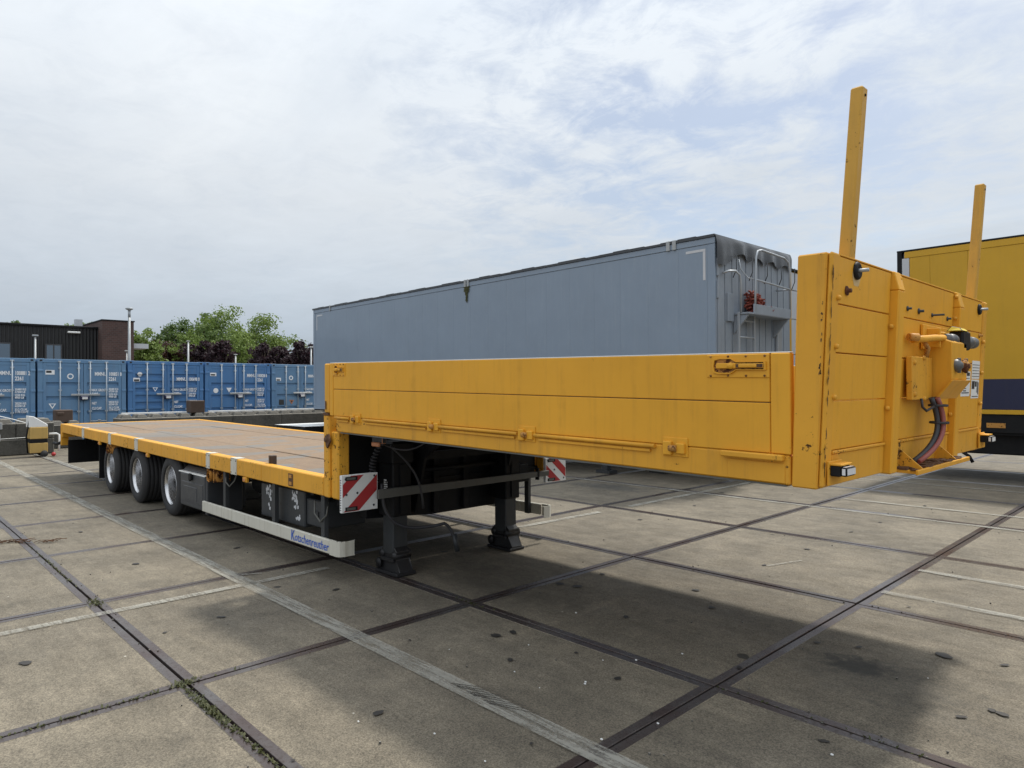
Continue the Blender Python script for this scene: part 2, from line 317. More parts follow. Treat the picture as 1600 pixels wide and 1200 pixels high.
# ------------------------------------------------------------------ mesh helpers
class MB:
    def __init__(s): s.bm = bmesh.new(); s.f = None
    def _post(s, vs, bev=0, seg=1):
        if bev:
            es = set()
            for v in vs: es.update(v.link_edges)
            bmesh.ops.bevel(s.bm, geom=list(es), offset=bev, segments=seg, affect='EDGES', profile=.5)
    def box(s, x0, x1, y0, y1, z0, z1, mi=0, bev=0, seg=1):
        vs = [s.bm.verts.new((x, y, z)) for x in (x0, x1) for y in (y0, y1) for z in (z0, z1)]
        for q in ((0, 1, 3, 2), (4, 6, 7, 5), (0, 4, 5, 1), (2, 3, 7, 6), (0, 2, 6, 4), (1, 5, 7, 3)):
            f = s.bm.faces.new([vs[i] for i in q]); f.material_index = mi
        s._post(vs, bev, seg); return s
    def hexa(s, pts, mi=0, bev=0):   # 8 points, ordered as box
        vs = [s.bm.verts.new(p) for p in pts]
        for q in ((0, 1, 3, 2), (4, 6, 7, 5), (0, 4, 5, 1), (2, 3, 7, 6), (0, 2, 6, 4), (1, 5, 7, 3)):
            f = s.bm.faces.new([vs[i] for i in q]); f.material_index = mi
        s._post(vs, bev); return s
    def prism(s, poly, axis, a, b, mi=0, bev=0):
        # poly in the two other axes (cyclic order), extruded along axis from a to b
        def P(u, v, t):
            return {'x': (t, u, v), 'y': (u, t, v), 'z': (u, v, t)}[axis]
        A = [s.bm.verts.new(P(u, v, a)) for u, v in poly]; B = [s.bm.verts.new(P(u, v, b)) for u, v in poly]
        n = len(poly)
        fs = [s.bm.faces.new(A), s.bm.faces.new(B[::-1])]
        for i in range(n): fs.append(s.bm.faces.new((A[i], B[i], B[(i+1) % n], A[(i+1) % n])))
        for f in fs: f.material_index = mi
        s._post(A+B, bev); return s
    def tube(s, pts, r, n=8, mi=0, cap=True, smooth=True):
        pts = [Vector(p) for p in pts]; rings = []; last = None
        for i, p in enumerate(pts):
            d = (pts[min(i+1, len(pts)-1)]-pts[max(i-1, 0)]).normalized()
            if last is None: a = d.orthogonal().normalized()
            else: a = (last-d*last.dot(d)); a = a.normalized() if a.length > 1e-6 else d.orthogonal().normalized()
            last = a; b_ = d.cross(a); rr = r[i] if isinstance(r, (list, tuple)) else r
            rings.append([s.bm.verts.new(p+a*rr*math.cos(2*math.pi*k/n)+b_*rr*math.sin(2*math.pi*k/n)) for k in range(n)])
        for i in range(len(rings)-1):
            for k in range(n):
                f = s.bm.faces.new((rings[i][k], rings[i][(k+1) % n], rings[i+1][(k+1) % n], rings[i+1][k])); f.material_index = mi; f.smooth = smooth
        if cap:
            for rg in (rings[0][::-1], rings[-1]):
                f = s.bm.faces.new(rg); f.material_index = mi
        return s
    def lathe(s, prof, c, axis='y', n=32, mi=0, smooth=True, close=False):
        # prof list of (r, t) along the axis
        c = Vector(c); rings = []
        for r, t in prof:
            rg = []
            for k in range(n):
                a = 2*math.pi*k/n; u, v = r*math.cos(a), r*math.sin(a)
                rg.append(s.bm.verts.new(c+Vector({'y': (u, t, v), 'x': (t, u, v), 'z': (u, v, t)}[axis])))
            rings.append(rg)
        for i in range(len(rings)-1):
            for k in range(n):
                f = s.bm.faces.new((rings[i][k], rings[i][(k+1) % n], rings[i+1][(k+1) % n], rings[i+1][k])); f.material_index = mi; f.smooth = smooth
        if close:
            for rg in (rings[0], rings[-1]):
                if prof: f = s.bm.faces.new(rg); f.material_index = mi
        return s
    def quad(s, a, b, c, d, mi=0):
        f = s.bm.faces.new([s.bm.verts.new(p) for p in (a, b, c, d)]); f.material_index = mi; return s
    def mesh(s, name, mats, fn=None):
        if fn:
            for v in s.bm.verts: v.co = Vector(fn(*v.co))
        bmesh.ops.recalc_face_normals(s.bm, faces=s.bm.faces)
        me = bpy.data.meshes.new(name); s.bm.to_mesh(me); s.bm.free()
        for m in (mats if isinstance(mats, (list, tuple)) else [mats]): me.materials.append(MT[m] if isinstance(m, str) else m)
        return me
    def build(s, name, mats, parent=None, fn=None, loc=(0, 0, 0)):
        return link(name, s.mesh(name, mats, fn), parent, loc)
def link(name, me, parent=None, loc=(0, 0, 0), rz=0):
    o = bpy.data.objects.new(name, me); COL.objects.link(o); o.location = loc; o.rotation_euler[2] = rz
    if parent: o.parent = parent
    return o
def tag(o, label=None, cat=None, group=None, kind=None):
    if label: o['label'] = label
    if cat: o['category'] = cat
    if group: o['group'] = group
    if kind: o['kind'] = kind
    return o
def empty(name, loc, label, cat, group=None, rz=0):
    o = bpy.data.objects.new(name, None); COL.objects.link(o); o.location = loc; o.rotation_euler[2] = rz; o.empty_display_size = .2
    return tag(o, label, cat, group)
def copy_tree(o, parent=None):
    c = o.copy(); COL.objects.link(c); c.parent = parent
    for ch in list(o.children): copy_tree(ch, c)
    return c
def add_text(mb, txt, size, org, right, upv, align='LEFT', ext=.0, mi=0, sx=1., shear=0., bold=0.):
    cu = bpy.data.curves.new('t', 'FONT'); cu.body = txt; cu.size = size; cu.align_x = align; cu.resolution_u = 2; cu.shear = shear; cu.offset = bold
    o = bpy.data.objects.new('t', cu); COL.objects.link(o)
    dg = bpy.context.evaluated_depsgraph_get(); dg.update()
    me = bpy.data.meshes.new_from_object(o.evaluated_get(dg))
    right = Vector(right); upv = Vector(upv); org = Vector(org)
    vm = [mb.bm.verts.new(org+right*(v.co.x*sx)+upv*v.co.y) for v in me.vertices]
    for p in me.polygons:
        try:
            f = mb.bm.faces.new([vm[i] for i in p.vertices]); f.material_index = mi
        except ValueError: pass
    bpy.data.objects.remove(o); bpy.data.curves.remove(cu); bpy.data.meshes.remove(me)

def project(p):
    v = Vector(p)-CAMP; z = v.dot(fw)
    if z < .05: return None
    return 800+FPX*v.dot(rt2)/z, 600-FPX*v.dot(up2)/z, z

# ------------------------------------------------------------------ ground
g = MB(); g.quad((-900, -900, -.035), (900, -900, -.035), (900, 900, -.035), (-900, 900, -.035))
ground = g.build('ground', 'soil'); tag(ground, 'yard ground of steel-edged square concrete plates', None, None, 'structure')
def plate_mesh():
    b = MB(); h = .9925; i = h-.050; z0 = -.10
    def ring(r, z): return [b.bm.verts.new((sx*r, sy*r, z)) for sx, sy in ((-1, -1), (1, -1), (1, 1), (-1, 1))]
    lo = ring(h, z0); o1 = ring(h, -.002); o2 = ring(h-.0015, 0); i1 = ring(i, 0); i2 = ring(i-.003, -.003)
    for A, B, mi in ((lo, o1, 1), (o1, o2, 1), (o2, i1, 1), (i1, i2, 0)):
        for k in range(4):
            f = b.bm.faces.new((A[k], A[(k+1) % 4], B[(k+1) % 4], B[k])); f.material_index = mi
    f = b.bm.faces.new(i2); f.material_index = 0
    return b
pm = plate_mesh().mesh('concrete_plate', ['concrete', 'steel'])
cells = []
for i in range(-28, 12):
    for j in range(-9, 22):
        cx, cy = -1+2*i, -1+2*j
        vis = False; dmin = 1e9
        for ox in (-1, 0, 1):
            for oy in (-1, 0, 1):
                q = project((cx+ox, cy+oy, 0))
                if q and -60 < q[0] < 1660 and q[1] < 1280: vis = True; dmin = min(dmin, q[2])
        d = (Vector((cx, cy, 0))-CAMP).length
        cells.append((0 if vis else 1, d, cx, cy))
cells.sort()
# hidden centres of the row nearest the lens are inside 'visible' too; the first 290 visible plates are single pieces
far = MB()
for n, (nv, d, cx, cy) in enumerate(cells):
    if nv == 0 and n < 290:
        o = link('concrete_plate', pm, ground, (cx+random.uniform(-.002, .002), cy+random.uniform(-.002, .002), random.uniform(-.003, 0)))
        o.rotation_euler = (random.gauss(0, .0006), random.gauss(0, .0006), random.gauss(0, .0012))
    else:
        far.box(cx-.943, cx+.943, cy-.943, cy+.943, -.03, -.004, 0)
        for a in ((-.995, .995, -.995, -.943), (-.995, .995, .943, .995), (-.995, -.943, -.943, .943), (.943, .995, -.943, .943)):
            far.box(cx+a[0], cx+a[1], cy+a[2], cy+a[3], -.03, -.001, 1)
tag(far.build('concrete_plates', ['concrete', 'steel'], ground), kind='stuff')
apron = MB(); 
for a in ((-800, -57.5, -800, 800), (22.5, 800, -800, 800), (-57.4, 22.4, -800, -19.5), (-57.4, 22.4, 42.5, 800)): apron.quad((a[0], a[2], -.02), (a[1], a[2], -.02), (a[1], a[3], -.02), (a[0], a[3], -.02))
apron.build('paving', 'concrete', ground)
def pline(x0, y0, x1, y1, wd):
    d = Vector((x1-x0, y1-y0, 0)).normalized(); n = Vector((-d.y, d.x, 0))*wd/2; a = Vector((x0, y0, .004)); c = Vector((x1, y1, .004))
    b = MB(); b.quad(a-n, c-n, c+n, a+n); b.build('painted_line', 'line', ground)
pline(-24, -.90, 3.3, -.985, .13)
pline(-1.64, -9, -1.66, -.25, .085); pline(-2.0, -.93, -1.9, -.75, .03)
pline(-26, .03, -10.2, .03, .13)
pline(-3.5, 9.24, 9, 9.2, .09); pline(.1, 6.84, 9, 6.84, .09); pline(-9, 5.89, 9, 5.90, .09)
pline(2.03, 3.33, 9, 3.31, .085); pline(2.03, 2.44, 9, 2.41, .085); pline(-1.68, 4.2, -1.66, 8.3, .09)
pline(-1.74, 2.2, -1.70, 3.6, .09); pline(1.05, 2.55, 1.18, 2.95, .03);
# moss, grit and twig in the joints
mo = MB()
for (cx, cy, lx, ly, n) in ((-.02, -2.02, .04, .06, 120), (.36, -2.03, .28, .018, 420), (1.1, -2.02, .7, .010, 260), (-1.98, -2.0, .10, .05, 130), (2.9, .0, .9, .012, 60), (.0, 0, .2, .02, 40), (-3.5, -2.0, 1.2, .012, 120), (0, -2.5, .012, .5, 120)):
    for _ in range(n):
        p = Vector((cx+random.gauss(0, lx*.55), cy+random.gauss(0, ly*.55), .001)); a = random.uniform(0, 6.28); s_ = random.uniform(.004, .012)
        u = Vector((math.cos(a), math.sin(a), random.uniform(0, .8)))*s_; v = Vector((-math.sin(a), math.cos(a), random.uniform(0, .9)))*s_*.6
        mo.quad(p-u*.3-v, p+u-v*.2, p+u*1.2+v, p-u*.2+v)
tag(mo.build('moss', 'moss', ground), kind='stuff')
gr = MB()
for _ in range(420):
    x = random.uniform(-6, 6); y = random.uniform(-3, 7)
    if random.random() < .6: y = round(y/2)*2+random.gauss(0, .06)
    s_ = random.uniform(.002, .005); gr.box(x-s_, x+s_, y-s_*.8, y+s_*.8, -.003, s_*1.1)
tag(gr.build('grit', 'block', ground), kind='stuff')
spots = [(212, 881, 12), (345, 964, 14), (258, 988, 7), (39, 1036, 20), (591, 1114, 19), (775, 993, 16), (802, 988, 17), (797, 1031, 12), (525, 921, 12), (126, 831, 9), (370, 856, 12), (458, 1188, 7),
  (1261, 858, 9), (1194, 883, 9), (1087, 922, 11), (1112, 949, 11), (978, 964, 13), (941, 897, 9), (875, 912, 16), (902, 916, 17), (1475, 1024, 26), (1570, 1039, 15), (1502, 1120, 17), (1550, 1110, 12), (1567, 1116, 20),
  (1000, 812, 8), (1085, 790, 7), (1330, 831, 8), (965, 1060, 12), (830, 1162, 8), (1287, 1158, 17), (1342, 1011, 11), (1277, 1004, 10), (694, 862, 10), (1155, 1043, 9), (1018, 1115, 6), (1236, 970, 6), (1420, 948, 7), (1128, 770, 7), (1445, 790, 7), (1375, 816, 7), (640, 1000, 6), (1500, 905, 7), (900, 1020, 7)]
def ground_pt(px, py):
    r_ = fw*1+rt2*((px-800)/FPX)-up2*((py-600)/FPX); t = -CAMP.z/r_.z; return CAMP+r_*t, t
b = MB(); rs = random.Random(21)
for (px_, py_, wpx) in spots:
    c, t = ground_pt(px_, py_); rad = wpx/FPX*t*.5; a0 = rs.uniform(0, 3.14); el = rs.uniform(.55, .95); n_ = 14; pts = []
    for k in range(n_):
        a = 6.2832*k/n_; rj = rad*rs.uniform(.78, 1.12); u, v = math.cos(a)*rj*1.1, math.sin(a)*rj*el
        pts.append((c.x+u*math.cos(a0)-v*math.sin(a0), c.y+u*math.sin(a0)+v*math.cos(a0), .0022))
    b.bm.faces.new([b.bm.verts.new(p) for p in pts])
tag(b.build('oil_spots', 'oilspot', ground), kind='stuff')
b = MB()
for (px_, py_) in ((942, 1032), (826, 1008), (804, 1050), (915, 1066), (914, 1069), (843, 1075), (994, 1032), (940, 1156), (758, 1190), (679, 1147), (1028, 1131), (702, 1015), (560, 1128), (900, 958), (1066, 1022), (1300, 1180), (1450, 1060)):
    c, t = ground_pt(px_, py_); q_ = rs.uniform(.003, .006); b.box(c.x-q_, c.x+q_, c.y-q_*.7, c.y+q_*.7, 0, q_, bev=.001)
tag(b.build('pebbles', 'whiteclean', ground), kind='stuff')
b = MB()
for k in range(9):
    c, t = ground_pt(735+k*9, 1073+k*4.6); d = Vector((.10+.02*(k % 3), .055, 0)); n_ = Vector((-.4, .9, 0))*.003; c.z = .0062
    b.quad(c-d-n_, c+d-n_*.3, c+d+n_*.3, c-d+n_)
tag(b.build('scuff_marks', 'oilspot', ground), kind='stuff')
tw = MB()
for k in range(34):
    t_ = random.uniform(-.6, .6); p = Vector((-4.9+t_*.45, -2.05+t_*.55+random.gauss(0, .035), .004)); a = random.uniform(.3, 1.4)
    q = p+Vector((math.cos(a)*.08, math.sin(a)*.08+.03, random.uniform(0, .03)))
    tw.tube([p, (p+q)/2+Vector((0, 0, .01)), q], .004, 4)
tag(tw.build('dry_twigs', 'rust'), 'scatter of red-brown dry twigs on the joint at the far left', 'twigs', None, 'stuff')

# ------------------------------------------------------------------ trailer
def sh(x, y, z):      # the parked trailer leans slightly nose-down
    if x > -1.35: return (x, y, z-.0190*(x+1.35))
    return (x, y, z-.0115*(x+1.35))
T = empty('flatbed_trailer', (0, 0, 0), 'long yellow step-deck flatbed trailer with raised gooseneck and three axles', 'trailer')
def P_(mb, name, mats, parent=T, label=None, fn=sh):
    o = mb.build(name, mats, parent, fn)
    if label: o['label'] = label
    return o
Y0, Y1 = -.45, 2.10
# rear deck: rails, cross members and boards (heights given at x=-1.35, sheared by sh)
DT, DB = .852, .690
for (ya, yb, nm) in ((Y0, Y0+.09, 'side_rail'), (Y1-.09, Y1, 'side_rail')):
    b = MB(); segs = [-11.40, -10.1, -8.6, -7.1, -5.6, -4.1, -2.6, -1.38]
    for a, c in zip(segs, segs[1:]): b.box(a+.002, c-.002, ya, yb, DB, DT, bev=.008)
    # folded lip
    b.box(-11.4, -1.38, ya+.01 if ya < 0 else ya-.02, yb+.02 if ya < 0 else yb-.01, DT-.02, DT-.004)
    P_(b, nm, 'yellow_worn')
b = MB(); b.box(-11.47, -11.40, Y0, Y1, .60, DT, bev=.01); b.box(-11.50, -11.45, Y0-.005, Y0+.12, .44, DT, bev=.008); b.box(-11.50, -11.45, Y1-.12, Y1+.005, .44, DT, bev=.008); P_(b, 'rear_bumper', 'yellow_worn')
b = MB(); b.tube([(-11.5, Y0+.03, .50), (-11.75, Y0-.02, .45), (-11.85, Y0-.05, .47)], .03, 6); P_(b, 'tow_hook', 'black')
ys = [(Y0+.095, .255), (.262, 1.395), (1.402, Y1-.095)]
random.seed(3)
seamsets = [[-11.39, -9.9, -8.7, -7.4, -6.0, -4.6, -2.95, -1.38], [-11.39, -8.9, -6.4, -3.9, -1.38], [-11.39, -9.4, -7.5, -6.2, -5.1, -3.1, -1.38]]
for (ya, yb), ss in zip(ys, seamsets):
    for a, c in zip(ss, ss[1:]):
        dz = random.uniform(-.004, .003)
        b = MB(); b.box(a+.008, c-.008, ya+.004, yb-.004, DT-.04+dz, DT-.008+dz, bev=.005); P_(b, 'deck_board', 'wood')
b = MB()
b.box(-11.39, -1.38, Y0+.1, Y1-.1, DT-.09, DT-.045); P_(b, 'deck_underlay', 'black')
for k in range(34):
    x = -11.2+k*.3; b = MB(); b.box(x, x+.05, Y0+.1, Y1-.1, DT-.13, DT-.092); P_(b, 'cross_member', 'black')
b = MB(); b.box(-2.66, -2.60, Y0+.10, Y0+.16, DT-.03, DT+.075, bev=.004); b.box(-2.645, -2.615, Y0+.095, Y0+.10, DT, DT+.07); P_(b, 'stake_stub', 'brown')
for x in (-9.74, -8.05, -6.67, -3.98, -3.26):
    b = MB(); w_ = .075 if x != -3.98 else .055
    b.box(x-w_, x+w_, Y0-.006, Y0+.001, DB-.002, DT+.006, bev=.002); b.box(x-w_, x+w_, Y0-.006, Y0+.09, DT, DT+.007)
    for sx in (-.8, .8):
        for z in (DB+.02, DT-.02): b.box(x+sx*w_-.006, x+sx*w_+.006, Y0-.009, Y0-.005, z-.006, z+.006, 1)
    P_(b, 'stake_pocket_plate', ['white', 'blackprint'])
b = MB(); b.box(-2.02, -1.93, Y0-.004, Y0+.001, DB+.02, DT-.03, bev=.002); b.box(-2.0, -1.95, Y0-.008, Y0-.003, DB+.03, DB+.06, 1); b.box(-2.0, -1.95, Y0-.008, Y0-.003, DT-.07, DT-.04, 1); P_(b, 'lashing_slot', ['rust', 'yellow_rust_and_shade'])
for x in (-8.7, -6.2, -3.0):
    b = MB(); b.box(x-.05, x+.05, Y0+.0, Y0+.03, DB-.055, DB-.003, bev=.006); b.box(x-.03, x+.03, Y0-.006, Y0, DB-.045, DB-.015, 1, bev=.003); P_(b, 'marker_lamp', ['yellow_worn', 'amber'])
# lashing winches
for x in (-8.15, -3.95):
    b = MB(); b.box(x-.10, x-.085, Y0+.01, Y0+.20, DB-.15, DB-.003, bev=.004); b.box(x+.085, x+.10, Y0+.01, Y0+.20, DB-.15, DB-.003, bev=.004)
    b.lathe([(.05, -.08), (.05, .08)], (x, Y0+.10, DB-.08), 'x', 14, 1, close=True); b.lathe([(.025, -.02), (.068, -.02), (.068, .01), (.03, .01), (.03, .0)], (x+.10, Y0+.10, DB-.085), 'x', 16, 0)
    b.lathe([(.062, 0), (.062, .03), (.035, .03), (.035, .0)], (x+.03, Y0-.02, DB-.085), 'y', 18, 0)
    P_(b, 'lashing_winch', ['yellow_rust_and_shade', 'rust'])
# chassis beams
for yy in (.30, 1.35):
    b = MB(); b.prism([(yy-.07, .44), (yy+.07, .44), (yy+.07, .46), (yy+.012, .462), (yy+.012, DT-.152), (yy+.07, DT-.15), (yy+.07, DT-.131), (yy-.07, DT-.131), (yy-.07, DT-.15), (yy-.012, DT-.152), (yy-.012, .462), (yy-.07, .46)], 'x', -11.3, -1.40); P_(b, 'main_beam', 'black')
for k in range(8):
    x = -10.9+k*1.3; b = MB(); b.box(x, x+.06, Y0+.1, Y1-.1, DT-.21, DT-.152); P_(b, 'outrigger', 'black')
# mudguards, flaps
b = MB(); b.box(-11.05, -11.03, Y0+.03, .25, .25, DB-.01); P_(b, 'mud_flap', 'black', fn=None)
b = MB(); b.box(-11.05, -11.03, 1.45, Y1-.03, .25, DB-.01); P_(b, 'mud_flap', 'black', fn=None)
b = MB(); b.box(-8.82, -8.80, Y0+.03, .12, .17, .72); P_(b, 'mud_flap', 'black', fn=None)
b = MB(); b.box(-11.1, -11.0, Y0+.3, Y1-.3, .48, .60); P_(b, 'underrun_bar', 'black')
# wheels
def wheel(cx, yo, sgn):
    root = bpy.data.objects.new('wheel', None); COL.objects.link(root); root.parent = T; root.location = (cx, yo, .385)
    b = MB(); R0 = .385; wd = .37*sgn
    prof = [(.245, .012*sgn), (.262, .0), (.30, -.004*sgn), (.345, .003*sgn), (.372, .018*sgn), (R0-.004, .034*sgn)]
    g_ = .05
    for k in range(6):
        t0 = .036+k*.052; prof += [(R0, (t0)*sgn), (R0, (t0+.043)*sgn), (R0-.003, (t0+.045)*sgn), (R0-.003, (t0+.050)*sgn)]
    prof += [(R0, .345*sgn), (.37, .362*sgn), (.30, .375*sgn), (.245, .365*sgn)]
    b.lathe(prof, (0, 0, 0), 'y', 48); b.build('tyre', 'rubber', root)
    b = MB(); b.lathe([(.252, .0), (.258, .008*sgn), (.246, .016*sgn), (.236, .02*sgn), (.230, .06*sgn), (.222, .15*sgn), (.21, .19*sgn)], (0, 0, 0), 'y', 40)
    b.lathe([(.21, .19*sgn), (.17, .205*sgn), (.155, .200*sgn), (.10, .195*sgn), (.098, .17*sgn)], (0, 0, 0), 'y', 40, 1)
    b.lathe([(.255, .30*sgn), (.22, .29*sgn), (.215, .15*sgn)], (0, 0, 0), 'y', 24)
    b.build('rim', ['rim', 'rimface'], root)
    b = MB(); b.lathe([(.10, .195*sgn), (.095, .11*sgn), (.06, .09*sgn), (.001, .088*sgn)], (0, 0, 0), 'y', 20)
    for k in range(10):
        a = k*.6283; b.lathe([(.001, .165*sgn), (.013, .165*sgn), (.014, .197*sgn)], (.128*math.cos(a), 0, .128*math.sin(a)), 'y', 6, 1, smooth=False)
    for k in range(10):
        a = k*.6283+.31; b.lathe([(.001, .198*sgn), (.016, .198*sgn)], (.187*math.cos(a), 0, .187*math.sin(a)), 'y', 8, 0)
    b.build('hub', ['black', 'galv'], root)
    return root
for cx in (-8.24, -6.84, -5.42):
    wheel(cx, -.405, 1); wheel(cx, 2.055, -1)
    b = MB(); b.tube([(cx, -.2, .385), (cx, 1.85, .385)], .06, 10); P_(b, 'axle', 'black', fn=None)
    for yy in (.30, 1.35): b = MB(); b.lathe([(.001, .0), (.12, .0), (.13, .08), (.12, .16), (.001, .16)], (cx-.30, yy, .40), 'z', 16); b.box(cx-.35, cx+.45, yy-.05, yy+.05, .34, .401); P_(b, 'air_suspension', 'black', fn=None)

# tool box with lid
tb = MB(); tb.box(-4.98, -4.16, -.42, .05, .20, .60, bev=.02, seg=2); tb.box(-4.92, -4.22, -.425, -.415, .26, .50, bev=.006); tb.box(-4.85, -4.40, -.43, -.42, .29, .45, bev=.004)
tb.box(-4.19, -4.12, -.41, .0, .17, .60, bev=.01)
o = P_(tb, 'tool_box', 'boxgrey', fn=None)
b = MB(); b.box(-4.99, -4.13, -.435, .06, .60, .615, bev=.004); P_(b, 'lid_seal', 'whiteclean', o, fn=None)
b = MB(); b.hexa([(-4.96, -.40, .615), (-4.94, -.34, .68), (-4.96, .05, .615), (-4.94, .05, .68), (-4.20, -.40, .615), (-4.24, -.34, .68), (-4.20, .05, .615), (-4.24, .05, .68)], bev=.012); P_(b, 'lid', 'boxgrey', o, fn=None)
b = MB(); b.box(-4.62, -4.54, -.45, -.42, .53, .61, bev=.008); b.lathe([(.03, 0), (.03, .02), (.001, .02)], (-4.58, -.45, .55), 'y', 12); P_(b, 'latch', 'black', o, fn=None)
# side guards
def guard(yo, s, names):
    b = MB(); t = .03*s
    for (a, c) in ((-4.17, -2.9), (-2.897, -1.6), (-1.597, -1.285)): b.box(a, c, min(yo, yo+t), max(yo, yo+t), .218, .335, bev=.006)
    o = P_(b, 'side_guard', 'white', fn=None)
    b = MB(); poly = []
    pts = [(-1.282, yo), (-1.17, yo), (-1.135, yo+.015*s), (-1.12, yo+.05*s), (-1.12, yo+.14*s)]
    for i in range(len(pts)-1):
        (xa, ya), (xb, yb) = pts[i], pts[i+1]
        b.quad((xa, ya, .215), (xb, yb, .215), (xb, yb, .338), (xa, ya, .338)); b.quad((xa, ya, .338), (xb, yb, .338), (xb-.02, yb+.02*s, .338), (xa, ya+.02*s, .338)); b.quad((xa, ya, .215), (xb, yb, .215), (xb-.02, yb+.02*s, .215), (xa, ya+.02*s, .215))
    b.build('guard_end', 'white', o)
    for x in (-3.6, -2.4, -1.45): b = MB(); b.box(x-.03, x+.03, min(yo+.032*s, yo+.07*s), max(yo+.032*s, yo+.07*s), .22, .72); b.build('guard_bracket', 'dark', o)
    return o
gd_ = guard(Y0, 1, 0); guard(Y1, -1, 0)
b = MB(); add_text(b, 'K', .135, (-1.975, Y0-.003, .236), (1, 0, 0), (0, 0, 1), sx=.85, shear=.1, bold=.001); add_text(b, 'otschenreuther', .105, (-1.90, Y0-.003, .240), (1, 0, 0), (0, 0, 1), sx=.92, shear=.2, bold=.0006); b.build('lettering', 'bluetext', gd_)
# grey chassis box behind the guard with flaking paint
b = MB(); b.box(-2.85, -1.93, -.34, .1, .33, .66, bev=.01); b.box(-1.93, -1.60, -.32, .1, .36, .60, bev=.01); b.box(-1.78, -1.70, -.33, -.32, .45, .5); cb_ = P_(b, 'pallet_box', 'dark', fn=None)
rnd = random.Random(5); b = MB()
for (cx, cz, n, sx, sz) in ((-2.68, .60, 9, .05, .035), (-2.62, .56, 6, .05, .04), (-2.12, .60, 14, .06, .05), (-2.08, .52, 9, .03, .07), (-2.05, .40, 7, .035, .03), (-2.66, .45, 4, .03, .03)):
    for _ in range(n):
        x, z = cx+rnd.gauss(0, sx*.6), cz+rnd.gauss(0, sz*.6); a0 = rnd.uniform(0, 6); pts = []
        for k in range(7):
            a = a0+k*.9; r_ = rnd.uniform(.006, .022); pts.append((x+r_*math.cos(a), -.3415-rnd.random()*.0008, min(.655, z+r_*1.3*math.sin(a))))
        b.bm.faces.new([b.bm.verts.new(p) for p in pts])
b.build('peeled_paint_marks', 'palewall', cb_)
b = MB(); b.lathe([(.001, -.5), (.11, -.46), (.12, -.42), (.12, .42), (.11, .46), (.001, .5)], (-3.4, .1, .52), 'x', 20); P_(b, 'air_tank', 'black', fn=None)
for (pts) in ([(-3.6, -.40, .70), (-3.55, -.42, .60), (-3.48, -.41, .56), (-3.42, -.38, .62), (-3.40, -.36, .70)], [(-1.62, -.40, .62), (-1.57, -.43, .52), (-1.47, -.43, .46), (-1.40, -.41, .52), (-1.45, -.36, .66)]):
    b = MB(); b.tube(pts, .008, 6); P_(b, 'hanging_cable', 'bargrey', fn=None)
# step: corner posts and bulkhead
for (ya, s) in ((Y0, 1), (Y1, -1)):
    b = MB(); y_a, y_b = sorted((ya, ya+.11*s))
    b.box(-1.375, -1.285, y_a, y_b, DB-.005, 1.375, bev=.01); b.box(-1.365, -1.275, y_a+.004, y_b-.004, 1.39, 1.805, bev=.01)
    b.box(-1.283, -1.17, y_a+.02, y_b+.02, DB-.01, 1.24, bev=.012)
    o = P_(b, 'corner_post', 'yellow_worn')
    if s == 1:
        b = MB(); rr = random.Random(2)
        b.box(-1.379, -1.281, y_a-.004, y_b, 1.372, 1.392); b.box(-1.34, -1.325, y_a-.003, y_a, 1.42, 1.49)
        b.lathe([(.001, -.0), (.022, -.0), (.022, .02)], (-1.31, y_a-.02, 1.17), 'y', 10); b.prism([(-1.325, 1.20), (-1.27, 1.22), (-1.24, 1.16), (-1.29, 1.10), (-1.31, 1.12)], 'y', y_a-.015, y_a-.001)
        P_(b, 'post_catch', 'rust', o)
b = MB(); b.prism([(Y0+.12, 1.235), (Y0+.12, .60), (-.1, .60), (-.1, .47), (.6, .42), (1.46, .42), (1.50, .66), (Y1-.12, .66), (Y1-.12, 1.235)], 'x', -1.37, -1.27)
P_(b, 'bulkhead', 'black')
for yy in (.62, .98):
    b = MB(); b.box(-1.27, -1.22, yy-.03, yy+.03, .44, 1.20, bev=.005); P_(b, 'bulkhead_rib', 'black')
for yy in (.30, 1.35):
    b = MB(); b.prism([(-1.268, .50), (-1.268, 1.244), (2.60, 1.244), (2.60, 1.195), (-.62, 1.195), (-.95, 1.0), (-1.10, .50)], 'y', yy-.014, yy+.014); P_(b, 'gooseneck_beam', 'black')
for k in range(9):
    b = MB(); b.box(-1.0+k*.43, -.95+k*.43, Y0+.085, Y1-.085, 1.246, 1.296); P_(b, 'neck_cross_member', 'black')
